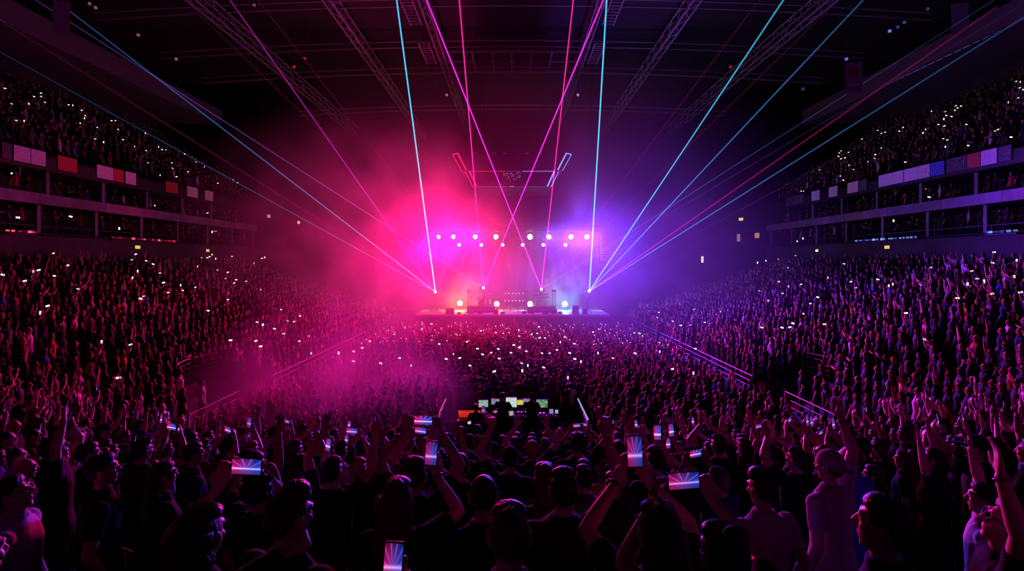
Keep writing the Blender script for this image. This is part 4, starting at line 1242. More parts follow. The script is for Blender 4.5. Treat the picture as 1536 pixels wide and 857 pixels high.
def trouser_mesh(b, name):
    mb = MB()
    ring_loft(mb, [((0, 0, 0.80), 0.15, 0.12), ((0, -0.004, 0.90), 0.178, 0.128), ((0, 0, 1.0), 0.165, 0.118)], 16)
    for s in (-1, 1):
        x = s * 0.095
        mb.tube([(x * 0.9, 0, 0.92), (x, 0, 0.72), (x, 0.01, 0.50), (x * 1.02, -0.01, 0.30), (x * 1.05, -0.012, 0.06)], [0.102, 0.095, 0.074, 0.068, 0.060], 12)
    return voxel(mb, name, 0.018, [CLOTH], 0.6, 3)
def shoe_mesh(name):
    mb = MB()
    for s in (-1, 1):
        x = s * 0.1
        mb.tube([(x, -0.085, 0.05), (x, 0.0, 0.05), (x * 1.1, 0.10, 0.04), (x * 1.18, 0.195, 0.03)], [0.042, 0.052, 0.050, 0.028], 12)
        mb.box((x * 1.06, 0.05, 0.008), (0.085, 0.27, 0.016), Euler((0, 0, -s * 0.05)), bevel=0.006)
    return mb.mesh(name, [SHOE], smooth=True)

def hair_mesh(b, name, style, seed=0):
    rnd = random.Random(seed)
    M = b.headM
    mb = MB()
    ph = [rnd.uniform(0, 6.28) for _ in range(6)]
    def shell(rx, ry, rz, off, amp, freq, taper=0.0, cut=-2.0, nu=64, nv=36):
        def fn(p):
            th = math.atan2(p.y, p.x)
            k = 1 + amp * (math.sin(th * freq + 3 * math.sin(p.z * 3 + ph[0]) + ph[1]) * 0.6 + math.sin(th * freq * 2.3 + p.z * 7 + ph[2]) * 0.4) + amp * 0.8 * math.sin(p.z * freq * 0.5 + ph[3])
            x, y, z = p.x * rx * k, p.y * ry * k, p.z * rz * (1 + amp * math.sin(th * 5 + ph[4]))
            if p.z < 0:
                x *= 1 - taper * (-p.z)
            if p.z < cut: z = cut * rz + (p.z - cut) * 0.01
            return Vector((x, y, z)) + off
        sphere(mb, HC, None, nu, nv, M, fn)
    if style == 'short':
        shell(0.0805, 0.098, 0.104, Vector((0, -0.017, 0.024)), 0.014, 17, 0.10, -0.75)
        shell(0.071, 0.060, 0.045, Vector((0, 0.030, 0.086)), 0.03, 15, nu=48, nv=20)
    elif style == 'buzz':
        shell(0.0785, 0.096, 0.104, Vector((0, -0.012, 0.020)), 0.006, 40, 0.12, -0.6)
    elif style == 'quiff':
        shell(0.080, 0.098, 0.104, Vector((0, -0.017, 0.024)), 0.014, 17, 0.10, -0.75)
        shell(0.066, 0.066, 0.052, Vector((0, 0.032, 0.098)), 0.05, 11, nu=48, nv=20)
    elif style == 'curly':
        shell(0.100, 0.100, 0.108, Vector((0, -0.034, 0.034)), 0.055, 13, 0.15, -0.6)
        for i in range(70):
            a = rnd.uniform(0, 2 * PI); zz = rnd.uniform(-0.3, 1)
            rr = math.sqrt(max(0, 1 - zz * zz))
            if math.sin(a) * rr > 0.1 and zz < 0.45: continue
            sphere(mb, HC + Vector((0.1 * rr * math.cos(a), 0.108 * rr * math.sin(a) - 0.022, 0.108 * zz + 0.030)), [rnd.uniform(0.016, 0.026)] * 3, 8, 6, M)
    else:
        shell(0.083, 0.101, 0.107, Vector((0, -0.015, 0.020)), 0.012, 19, 0.0, -0.8)
        shell(0.072, 0.062, 0.040, Vector((0, 0.026, 0.084)), 0.02, 17, nu=48, nv=20)
    if style in ('long', 'bob', 'wavy'):
        end = {'long': 1.20, 'bob': 1.44, 'wavy': 1.25}[style]
        zs = np.linspace(1.69, end, 14)
        n = 48
        vs, fs = [], []
        for i, z in enumerate(zs):
            u = (1.69 - z) / (1.69 - end)
            w_ = 0.084 + 0.026 * math.sin(u * PI * 0.9) - (0.03 * u * u if style != 'bob' else -0.01 * u)
            d_ = 0.060 - 0.012 * u
            yc = -0.040 - 0.055 * min(1, max(0, (1.62 - z) / 0.2)) * (1 if z < 1.62 else 0)
            wav = (0.010 * math.sin(z * 60 + ph[5]) if style == 'wavy' else 0.003 * math.sin(z * 25))
            for k in range(n):
                t = 2 * PI * k / n
                rr = 1 + 0.03 * math.sin(t * 13 + z * 9 + ph[0]) + 0.025 * math.sin(t * 23 + ph[1] - z * 15)
                p = Vector((w_ * rr * math.cos(t) + wav, yc + d_ * rr * math.sin(t), z))
                q = M @ p
                f = min(1, max(0, (z - 1.45) / 0.12))
                vs.append(q.lerp(p, 1 - f))
        for i in range(len(zs) - 1):
            for k in range(n):
                fs.append((i * n + k, (i + 1) * n + k, (i + 1) * n + (k + 1) % n, i * n + (k + 1) % n))
        fs.append(tuple(range(n))); fs.append(tuple(range((len(zs) - 1) * n, len(zs) * n))[::-1])
        mb.add(vs, fs)
    if style == 'bun':
        sphere(mb, HC + Vector((0, -0.075, 0.11)), (0.05, 0.045, 0.045), 22, 14, M, None)
    if style == 'ponytail':
        pts = [M @ (HC + Vector(q)) for q in ((0, -0.09, 0.05), (0, -0.135, 0.03), (0, -0.15, -0.06), (0.005, -0.14, -0.16), (0.0, -0.125, -0.26))]
        mb.tube(pts, [0.018, 0.030, 0.036, 0.030, 0.010], 14)
    return mb.mesh(name, [HAIR], smooth=True)
def cap_mesh(b, name, back=False):
    M = b.headM
    mb = MB()
    def fn(p):
        z = max(p.z, -0.12)
        return Vector((p.x * 0.0865, p.y * 0.107 - 0.004, z * 0.098 + 0.040))
    sphere(mb, HC, None, 26, 16, M, fn)
    s = -1 if back else 1
    n = 12
    vs = []
    for i in range(n + 1):
        a = R(20 + 140 * i / n)
        for (rr, z) in ((1.0, 0.030), (1.0, 0.024)):
            vs.append(M @ (HC + Vector((0.083 * math.cos(a), s * (0.098 * math.sin(a)), z))))
            vs.append(M @ (HC + Vector((0.080 * math.cos(a), s * (0.098 * math.sin(a) + 0.075 * math.sin(a)), z - 0.012))))
    fs = []
    for i in range(n):
        a = i * 4
        fs += [(a, a + 1, a + 5, a + 4), (a + 2, a + 6, a + 7, a + 3), (a + 1, a + 3, a + 7, a + 5)]
    mb.add(vs, fs)
    sphere(mb, HC + Vector((0, -0.004, 0.138)), (0.008, 0.008, 0.006), 8, 6, M)
    return mb.mesh(name, [CLOTH], smooth=True)
def glasses_mesh(b, name):
    M = b.headM
    mb = MB()
    H = lambda x, y, z: M @ (HC + Vector((x, y, z)))
    for s in (-1, 1):
        mb.tube([H(s * 0.033 + 0.024 * math.cos(t), 0.101 - 0.006 * abs(math.cos(t)), 0.008 + 0.019 * math.sin(t)) for t in np.linspace(0, 2 * PI, 15)], 0.0028, 6)
        mb.tube([H(s * 0.057, 0.096, 0.012), H(s * 0.080, 0.06, 0.012), H(s * 0.083, -0.01, 0.010), H(s * 0.082, -0.03, -0.008)], 0.0026, 6)
    mb.tube([H(-0.01, 0.102, 0.010), H(0.01, 0.102, 0.010)], 0.0026, 6)
    return mb.mesh(name, [mat('black frames', (0.02, 0.02, 0.02), 0.3)], smooth=True)
def band_mesh(b, side, name, u=0.93):
    h = b.hands[side]
    c = h['E'].lerp(h['W'], u); t = (h['W'] - h['E']).normalized()
    mb = MB()
    q = t.orthogonal().normalized(); v = t.cross(q)
    mb.tube([c + (q * math.cos(a) + v * math.sin(a)) * 0.0325 for a in np.linspace(0, 2 * PI, 17)], 0.006, 8)
    return mb.mesh(name, [mat('wristband', (0.1, 0.1, 0.11), 0.4)], smooth=True)

PROTO = {}
def proto(key):
    """prototype meshes of a figure: pose, hair, female, look, top, extras"""
    if key in PROTO: return PROTO[key]
    pose, hair, female, look, top, extra = key
    b = Body(pose, look, female, seed=hash_(key))
    d = dict(body=b, parts=[])
    nm = 'person'
    d['mesh'] = body_mesh(b, 'person_body')
    d['parts'].append(('shirt', shirt_mesh(b, 'shirt', long=top in ('long', 'hood'), hood=top == 'hood', vest=top == 'vest')))
    d['parts'].append(('trousers', TROUSERS if not female else TROUSERS_F))
    d['parts'].append(('shoes', SHOES))
    if hair not in ('bald', 'cap', 'cap_back'):
        d['parts'].append(('hair', hair_mesh(b, 'hair', hair, hash_(key))))
    if hair in ('cap', 'cap_back'):
        d['parts'].append(('cap', cap_mesh(b, 'cap', hair == 'cap_back')))
        d['parts'].append(('hair', hair_mesh(b, 'hair', 'buzz', hash_(key))))
    if 'glasses' in extra: d['parts'].append(('glasses', glasses_mesh(b, 'glasses')))
    if 'band_r' in extra: d['parts'].append(('wristband', band_mesh(b, 1, 'wristband')))
    if 'band_l' in extra: d['parts'].append(('wristband', band_mesh(b, -1, 'wristband')))
    PROTO[key] = d
    return d
def hash_(key):
    s = 7
    for c in str(key): s = (s * 31 + ord(c)) % 1000003
    return s
TROUSERS = trouser_mesh(Body(), 'trousers'); TROUSERS_F = trouser_mesh(Body(female=True), 'trousers'); SHOES = shoe_mesh('shoes')
SKINS = [(0.48, 0.30, 0.22), (0.42, 0.25, 0.17), (0.30, 0.17, 0.11), (0.18, 0.10, 0.07), (0.52, 0.34, 0.27), (0.38, 0.22, 0.15)]
HAIRS = {'black': (0.012, 0.010, 0.010), 'dark brown': (0.030, 0.018, 0.012), 'brown': (0.07, 0.04, 0.025), 'blond': (0.30, 0.20, 0.10)}
TOPS = {'black': (0.012, 0.012, 0.014), 'dark': (0.022, 0.020, 0.028), 'navy': (0.015, 0.02, 0.06), 'grey': (0.10, 0.10, 0.11), 'white': (0.50, 0.48, 0.50), 'light': (0.38, 0.34, 0.42), 'red': (0.30, 0.02, 0.03), 'blue': (0.03, 0.06, 0.30), 'yellow': (0.5, 0.4, 0.04), 'green': (0.04, 0.22, 0.10), 'maroon': (0.10, 0.015, 0.03)}
PEOPLE = []
def person(key, loc, facing, scale=1.0, skin=0, hairc='black', topc='black', legs='black', mirror=False):
    """facing: clockwise turn from +Y, in radians"""
    d = proto(key)
    o = bpy.data.objects.new('person', d['mesh']); COL.objects.link(o)
    o.location = loc
    o.rotation_euler = (0, 0, -facing)
    o.scale = (scale,) * 3
    o.color = (*SKINS[skin % len(SKINS)], 1)
    for nm, me in d['parts']:
        c = bpy.data.objects.new(nm, me); COL.objects.link(c); c.parent = o
        c.color = (*{'shirt': TOPS[topc], 'cap': TOPS[topc], 'hair': HAIRS[hairc], 'trousers': TOPS[legs], 'shoes': (0.02, 0.02, 0.02)}.get(nm, (0.05, 0.05, 0.05)), 1)
    o['category'] = 'person'
    PEOPLE.append(dict(o=o, key=key, loc=Vector(loc), facing=facing, scale=scale, hairc=hairc, topc=topc, body=d['body']))
    return PEOPLE[-1]
# ------------------------------------------------------------------ who stands where
def proj(p):
    return CX + p[0] / p[1] * F, HY + (CAM_Z - p[2]) / p[1] * F
def face_to(x, y):
    """clockwise turn from +Y that looks at the show from x, y"""
    ty = y + 3.2 + 0.28 * y
    return math.atan2(-x * 0.95, ty - y)
HEROES = []
HPX = []
def solve(xp, yp, dmin=1.3, dmax=13):
    best = None
    D = dmin
    while D < dmax:
        X = (xp - CX) / F * D
        z, k, w_ = bank_z(X, D)
        ax = abs(X)
        if k >= 0:
            s = (CAM_Z - (yp - HY) / F * D - z) / 1.65
            if 0.88 < s < 1.10:
                # keep the feet inside the tread
                e = abs(s - 0.985)
                t = (END_Y - D) if ax <= 4 else None
                if t is not None:
                    fr = t / PITCH - math.floor(t / PITCH)
                    if not 0.2 < fr < 0.8: e += 0.2
                if best is None or e < best[0]: best = (e, X, D, z, s)
        D += 0.03
    return best
def hero(xp, yp, key, label, turn=0.0, dmin=1.3, dmax=13, skin=0, hairc='black', topc='black', legs='black'):
    b = solve(xp, yp, dmin, dmax)
    if b is None:
        print('NO PLACE', xp, yp); return None
    e, X, D, z, s = b
    P = person(key, (X, D, z), face_to(X, D) * 0.4 + turn if turn is not None else face_to(X, D), s, skin, hairc, topc, legs)
    P['o']['label'] = label
    HEROES.append((X, D)); HPX.append((xp, yp, D))
    P['hero'] = True
    return P
T = 'tee'
S_, L_ = False, True
hero(24, 742, ('down', 'short', S_, (0, 22), 'long', ('glasses',)), 'person in a violet-lit long-sleeved top and glasses, gazing up at far left edge', 0.95, topc='light', dmax=3.6)
hero(152, 706, ('down', 'short', S_, (0, 8), T, ()), 'short-haired man in black shirt shown in profile, lower left, ear lit', 0.75, topc='black', dmax=4.2)
hero(428, 778, ('down', 'quiff', S_, (-12, 0), T, ()), 'man with thick wavy hair and black shirt at bottom, left of the middle', 0.25, hairc='dark brown', dmax=3.0)
hero(497, 709, ('both_wide', 'short', S_, (0, 5), T, ()), 'man in black tee with both bare arms raised wide, left of the middle', 0.1, dmax=4.6)
hero(294, 808, ('phone_wide', 'wavy', L_, (0, 0), T, ()), 'wavy-haired person filming sideways phone low at the left', 0.0, hairc='dark brown', dmax=2.9)
hero(594, 752, ('phone_right', 'long', L_, (0, 0), T, ('band_r',)), 'long-haired woman filming with an upright phone in front of her head', 0.0, hairc='brown', dmax=3.2)
hero(622, 714, ('phone_wide_high', 'short', S_, (0, 5), T, ('band_r',)), 'short-haired man holding a sideways phone overhead with both hands', 0.05, dmax=4.6)
hero(725, 746, ('down', 'buzz', S_, (0, 0), T, ()), 'man with cropped hair and visible ears, black shirt, bottom middle', 0.0, dmax=4.0)
hero(764, 808, ('down', 'short', S_, (0, 0), T, ()), 'man with pink-lit short hair nearest the bottom edge, middle', 0.0, hairc='brown', dmax=2.7)
hero(846, 737, ('horns', 'short', S_, (0, 6), T, ()), 'broad-shouldered man in dark tee with right hand raised, middle', 0.0, topc='dark', dmax=4.2)
hero(818, 722, ('down', 'long', L_, (0, 0), T, ()), 'long brown-haired woman just left of the man with raised hand', -0.1, hairc='brown', dmin=3.4, dmax=5)
hero(926, 736, ('down', 'long', L_, (0, 0), T, ()), 'long-haired woman in dark top right of the man with raised hand', 0.0, hairc='dark brown', dmax=4.6)
hero(992, 800, ('phone_two', 'long', L_, (0, 0), T, ('band_l',)), 'dark-haired woman holding an upright phone with both hands above her head', -0.05, dmax=2.8)
hero(985, 692, ('phone_right', 'short', S_, (0, 0), T, ()), 'man filming with an upright phone behind the long-haired woman', 0.0, dmin=4.2, dmax=6.2)
hero(1090, 838, ('phone_wide', 'bun', L_, (0, 0), T, ('band_l',)), 'person with tied-up hair holding a big sideways phone, right of middle', -0.1, dmax=2.6)
hero(1146, 736, ('down', 'quiff', S_, (8, 0), T, ()), 'man in violet-lit light shirt behind the big sideways phone', -0.1, topc='light', dmax=4.0)
hero(1247, 701, ('right_up', 'cap_back', S_, (8, 5), T, ('band_r',)), 'man in pale grey tee and cap raising one arm, lower right', -0.25, topc='light', dmax=4.2)
hero(1328, 790, ('down', 'short', S_, (0, 10), T, ()), 'man in navy tee shown in profile facing left, bottom right', -0.72, topc='navy', dmax=2.9)
hero(1505, 786, ('left_up', 'short', S_, (0, 26), T, ('glasses', 'band_l')), 'person in glasses with head thrown back and arm raised, far right', -0.9, dmax=3.4)
hero(340, 712, ('chest', 'long', L_, (0, 5), T, ()), 'long-haired person with pink-lit profile beside the sideways phone, left', 0.5, dmax=5)
hero(242, 715, ('chest', 'wavy', L_, (0, 5), T, ()), 'wavy-haired person in profile right of the short-haired profile man', 0.55, dmax=4.6)
hero(1100, 770, ('down', 'ponytail', L_, (0, 0), T, ()), 'ponytailed person in dark top just behind the big sideways phone', -0.2, dmin=2.6, dmax=3.8) if False else None
hero(85, 672, ('right_up', 'short', S_, (0, 25), T, ()), 'person near left edge throwing an arm up, head tilted back', 0.7, dmax=5.5)
hero(390, 738, ('down', 'curly', S_, (0, 5), T, ()), 'curly-haired person behind the man with thick wavy hair', 0.3, dmin=2.9, dmax=4.6)
hero(1400, 690, ('both_up', 'long', L_, (0, 15), T, ()), 'long-haired person with both arms up, right side', -0.5, dmax=5.5)
hero(1195, 690, ('clap', 'short', S_, (0, 10), T, ()), 'man with hands clasped overhead left of the man in cap', -0.3, dmin=4.0, dmax=6)
hero(690, 700, ('left_up', 'buzz', S_, (0, 5), T, ()), 'crop-haired man with left arm straight up, behind the middle', 0.0, dmin=4, dmax=6)
hero(765, 690, ('left_fist', 'cap', S_, (0, 5), T, ()), 'man in cap with left fist high above the middle', 0.05, dmin=4, dmax=6.5)

# ---- everybody else: candidates on the terraces and the floor, nearest first
rnd = random.Random(11)
CAND = []
def far_from_heroes(x, y, r=0.46):
    return all((x - a) ** 2 + (y - b) ** 2 > r * r for a, b in HEROES)
AISLE_Y = (20.6, 33.2, 43.4)
for k in range(NROW):
    t = (k + 0.5) * PITCH
    path = bank_path(t)
    P2 = [Vector((p[0], p[1])) for p in path]
    acc, nxt, slot = 0.0, 0.3, 0
    for i in range(len(P2) - 1):
        seg = (P2[i + 1] - P2[i]).length
        while nxt < acc + seg:
            q = P2[i].lerp(P2[i + 1], (nxt - acc) / seg)
            nxt += rnd.uniform(0.52, 0.62)
            x, y = q.x + rnd.uniform(-0.06, 0.06), q.y + rnd.uniform(-0.08, 0.08)
            if y < 1.55: continue
            if in_pit(x, y) or (abs(x) > 11 and any(abs(y - a) < 0.45 for a in AISLE_Y)): continue
            if abs(x) > HALF_W and PIT_Y0 - 0.3 < y < PIT_Y1 + 0.3 and abs(x) < HALF_W + PIT_ROWS * PITCH + 0.3: continue
            if y > 51.5 or abs(x) > 26.4: continue
            u = CX + x / y * F
            if u < -520 or u > 2056: continue
            if rnd.random() < 0.05: continue
            if not far_from_heroes(x, y): continue
            z = bank_z(x, y)[0]
            top = HY + (CAM_Z - z - 1.76) / y * F
            if any(y < D_ - 0.15 and D_ < 5.5 and abs(u - xp) < (0.24 / y + 0.09 / D_) * F and top < yp + 0.12 / D_ * F for xp, yp, D_ in HPX): continue
            CAND.append((math.hypot(x, y), x, y, z, 'stand', k))
        acc += seg
yy = 15.0
while yy < 46.5:
    xx = -10.5
    while xx < 10.5:
        x, y = xx + rnd.uniform(-0.16, 0.16), yy + rnd.uniform(-0.16, 0.16)
        xx += rnd.uniform(0.56, 0.72)
        if abs(x) < FX + 0.35 and y < FY1 + 0.3: continue
        if y < 19 and abs(x) < 7 and rnd.random() < 0.35: continue
        u = CX + x / y * F
        CAND.append((math.hypot(x, y), x, y, 0.0, 'floor', 0))
    yy += 0.72
CAND.sort()
N_IND = 300 - len(PEOPLE) - 3
POSES_NEAR = ['down'] * 7 + ['chest'] * 3 + ['both_up'] * 2 + ['right_up', 'left_up', 'right_fist', 'right_point', 'horns', 'clap', 'phone_wide', 'phone_wide_high', 'phone_right', 'phone_right_high', 'phone_two', 'phone_wide']
KEYS = [('down', 'short', S_, (0, 5), T, ()), ('down', 'long', L_, (0, 5), T, ()), ('down', 'cap', S_, (0, 3), T, ()), ('down', 'bob', L_, (0, 6), T, ()), ('chest', 'buzz', S_, (0, 6), 'long', ()), ('chest', 'ponytail', L_, (0, 8), T, ()),
        ('both_up', 'short', S_, (0, 10), T, ()), ('both_up', 'long', L_, (0, 12), 'vest', ()), ('right_up', 'short', S_, (0, 8), T, ()), ('left_up', 'bun', L_, (0, 10), T, ()), ('right_fist', 'cap_back', S_, (0, 8), T, ()), ('right_point', 'wavy', L_, (0, 8), T, ()),
        ('horns', 'curly', S_, (0, 8), T, ()), ('clap', 'short', S_, (0, 8), T, ()), ('phone_wide', 'short', S_, (0, 3), T, ()), ('phone_wide_high', 'long', L_, (0, 6), T, ()), ('phone_right', 'bob', L_, (0, 3), T, ()), ('phone_right_high', 'buzz', S_, (0, 6), T, ()), ('phone_two', 'cap', S_, (0, 5), T, ()),
        ('down', 'bald', S_, (0, 4), 'hood', ()), ('down', 'wavy', L_, (0, 4), 'long', ())]
WEI = [9, 9, 4, 6, 4, 5, 4, 4, 4, 4, 3, 3, 3, 3, 6, 5, 5, 4, 4, 3, 4]
def pick_top():
    return rnd.choices(list(TOPS), [40, 22, 8, 7, 5, 5, 2, 3, 0.6, 0.8, 4])[0]
ind = [c for c in CAND if c[4] == 'stand' and c[2] < 16.5 and -60 < CX + c[1] / c[2] * F < 1596][:N_IND]
ind_set = set(ind)
ROWSEEN = {}
for c in ind:
    d, x, y, z, area, k = c
    if d < 4.2: ky = rnd.choices(KEYS[:6] + KEYS[19:])[0]
    else: ky = rnd.choices(KEYS, WEI)[0]
    u_ = CX + x / y * F
    if d > 5.5 and 668 < u_ < 860 and ky[0] not in ('down', 'chest') and rnd.random() < 0.75: ky = rnd.choice(KEYS[:6])
    P = person(ky, (x, y, z), face_to(x, y) + rnd.uniform(-0.25, 0.25), rnd.uniform(0.90, 1.03) * (0.95 if ky[2] else 1.0), rnd.randrange(6), rnd.choices(['black', 'dark brown', 'brown', 'blond'], [5, 4, 2, 1])[0], pick_top(), rnd.choice(['black', 'dark', 'navy']))
    P['row'] = k
    P['auto'] = True
# labels of the others: look first, then their place in the row
HW = {'short': 'short-haired person', 'quiff': 'thick-haired person', 'buzz': 'crop-haired person', 'long': 'long-haired person', 'bob': 'bob-haired person', 'wavy': 'wavy-haired person', 'curly': 'curly-haired person', 'bun': 'person with bun', 'ponytail': 'ponytailed person', 'cap': 'capped person', 'cap_back': 'reverse-capped person', 'bald': 'bald person'}
PW = {'down': 'standing still', 'chest': 'hands at chest', 'both_up': 'both arms up', 'both_wide': 'both arms wide', 'right_up': 'right arm up', 'left_up': 'left arm up', 'right_fist': 'right fist up', 'left_fist': 'left fist up', 'right_point': 'pointing up', 'left_point': 'pointing up', 'horns': 'two fingers raised', 'clap': 'clapping overhead',
      'phone_right': 'filming one-handed', 'phone_right_high': 'filming one-handed overhead', 'phone_two': 'filming two-handed', 'phone_wide': 'filming sideways', 'phone_wide_high': 'filming sideways overhead'}
rows = {}
for P in PEOPLE:
    if P.get('auto'): rows.setdefault(P['row'], []).append(P)
for i, k in enumerate(sorted(rows, reverse=True)):
    R_ = sorted(rows[k], key=lambda P: proj((P['loc'].x, P['loc'].y, P['loc'].z))[0])
    for j, P in enumerate(R_):
        P['rowno'], P['place'] = i + 1, j + 1
        P['o']['label'] = f"{HW[P['key'][1]]} in {P['topc']} top, {PW[P['key'][0]]}, {ordinal(j + 1)} from left, {ordinal(i + 1)} row ahead"
        P['o']['group'] = 'concert-goers in the near stand'

# the two engineers and a helper at the mixing desk
for (xp, yp, D, key, lab, tc) in ((754, 595, 18.2, ('chest', 'short', S_, (0, 0), T, ()), 'engineer in black, left one of two silhouettes at the mixing desk', 'black'),
                                  (797, 595.5, 18.2, ('chest', 'cap_back', S_, (0, 0), T, ()), 'engineer in black and a cap, right one of two at the mixing desk', 'black'),
                                  (714, 612, 17.3, ('chest', 'short', S_, (25, -8), T, ()), 'crew member with red-lit hair bent at the red panel', 'black')):
    q = px(xp, yp, D)
    s = min(1.08, max(0.82, (q.z - FZ) / 1.645))
    P = person(key, (q.x, D, FZ), 0.1, s, 1, 'black', tc)
    P['o']['label'] = lab

# ------------------------------------------------------------------ the rest of the crowd: one mass
def low_person(pose, female, seed):
    """light figure of the same skeleton; returns triangles and a part id for each vertex (0 skin 1 top 2 hair 3 legs)"""
    b = Body(pose, (0, 12), female, seed)
    V, Fc, ID = [], [], []
    def take(fn, pid):
        mb = MB(); fn(mb)
        k = len(V)
        V.extend(mb.v); ID.extend([pid] * len(mb.v))
        for f in mb.f:
            for i in range(1, len(f) - 1): Fc.append((f[0] + k, f[i] + k, f[i + 1] + k))
    rr = torso_rings(b, 0.015, 1.525, 0.9); rr = [((0, 0, 0.84), 0.19, 0.14)] + [rr[i] for i in (1, 3, 4, 5, 7, 8) if i < len(rr)]
    take(lambda m: ring_loft(m, rr, 8), 1)
    take(lambda m: sphere(m, HC, None, 8, 7, b.headM, head_fn), 0)
    take(lambda m: m.tube([b.headM @ (HC + Vector((0, 0.08, 0.03))), b.headM @ (HC + Vector((0, 0.118, -0.025))), b.headM @ (HC + Vector((0, 0.085, -0.04)))], [0.008, 0.014, 0.008], 4), 0)
    take(lambda m: m.tube([(0, -0.005, 1.46), (0, 0.015, 1.60)], 0.052, 6, caps=False), 0)
    take(lambda m: sphere(m, HC + Vector((0, -0.022, 0.026)), (0.086, 0.100, 0.108), 8, 6, b.headM), 2)
    if female: take(lambda m: ring_loft(m, [((0, -0.08, 1.30), 0.08, 0.04), ((0, -0.085, 1.50), 0.10, 0.05), ((0, -0.05, 1.66), 0.085, 0.06)], 7), 2)
    for s, h in b.hands.items():
        take(lambda m: m.tube([h['S'] + Vector((-s * 0.05, 0, 0)), h['S'], h['S'].lerp(h['E'], 0.6)], [0.065, 0.068, 0.058], 6), 1)
        take(lambda m: m.tube([h['S'].lerp(h['E'], 0.5), h['E'], h['E'].lerp(h['W'], 0.4), h['W']], [0.044, 0.040, 0.040, 0.027], 5), 0)
        W, X, Y, Z = h['W'], h['x'], h['y'], h['z']
        def hand(m):
            c = 0.35 if h['hand'] == 'fist' else 1.0
            vs = []
            for (z, a, bb) in ((0, 0.026, 0.02), (0.06, 0.044, 0.016), (0.10, 0.042, 0.014), (0.10 + 0.075 * c, 0.028, 0.010)):
                for i in range(5):
                    t = 2 * PI * i / 5
                    vs.append(W + X * a * math.cos(t) + Y * bb * math.sin(t) + Z * z)
            fs = [(i * 5 + j, i * 5 + (j + 1) % 5, i * 5 + 5 + (j + 1) % 5, i * 5 + 5 + j) for i in range(3) for j in range(5)] + [(19, 18, 17, 16, 15)]
            m.add(vs, fs)
            m.tube([W + Z * 0.02 + X * 0.03, W + Z * 0.07 + X * 0.07], [0.014, 0.008], 4)
        take(hand, 0)
        x = s * 0.1
        take(lambda m: m.tube([(x, 0, 0.92), (x, 0.01, 0.5), (x * 1.05, -0.01, 0.06)], [0.10, 0.072, 0.058], 6), 3)
        take(lambda m: m.tube([(x, -0.08, 0.04), (x * 1.1, 0.17, 0.03)], [0.045, 0.04], 5), 3)
    return np.array(V, np.float32), np.array(Fc, np.int32), np.array(ID, np.int8), b
LOWP = ['down', 'down', 'chest', 'both_up', 'right_up', 'left_up', 'right_fist', 'clap', 'both_wide', 'right_point', 'phone_right_high', 'down']
LOW = [low_person(p, i % 2 == 1, i) for i, p in enumerate(LOWP)]
PHONE_VAR = 10
LOW_W = {'stand': [8, 8, 4, 2, 1.5, 1.5, 1, 1.5, 0.8, 1.2, 0, 8], 'floor': [8, 8, 3, 2, 1, 1, 1, 1, 1, 1, 0, 8], 'deck': [6, 6, 3, 1, 1, 1, 0.5, 1, 0.5, 0.5, 0, 6], 'suite': [6, 6, 4, 1, 0.5, 0.5, 0.5, 0.5, 0.3, 0.5, 0, 6]}
MASS = []       # x, y, z, facing, scale, variant
MASS += [(c[1], c[2], c[3], face_to(c[1], c[2]) + rnd.uniform(-0.3, 0.3), rnd.uniform(0.9, 1.04), rnd.choices(range(12), LOW_W[c[4]])[0]) for c in CAND if c not in ind_set]
for s in (-1, 1):
    for k in range(UP_ROWS):
        x0, z0 = up_row(k)
        y = 20.0
        while y < 55.2:
            y += rnd.uniform(0.52, 0.75)
            if rnd.random() < 0.10 or abs((y % 11) - 5) < 0.4: continue
            x = s * (x0 + 0.45)
            MASS.append((x, y, z0, face_to(x, y) * 1.0, rnd.uniform(0.9, 1.03), rnd.choices(range(12), LOW_W['deck'])[0]))
    for zf in (8.65, 10.45):
        for dx in (0.45, 1.3):
            y = 22.0
            while y < 56:
                y += rnd.uniform(0.55, 1.9)
                x = s * (TX + dx)
                if dx < 1 and any(abs(y - (9.5 + 4.3 * i + (0.6 if zf > 9 else 0))) < 0.5 for i in range(12)): continue
                if y > 56: continue
                MASS.append((x, y, zf, face_to(x, y) + rnd.uniform(-0.4, 0.4), rnd.uniform(0.78, 0.9), rnd.choices(range(12), LOW_W['suite'])[0]))
N_PHONE_HOLDERS = []     # filled by the phones: (x, y, z, facing, scale)
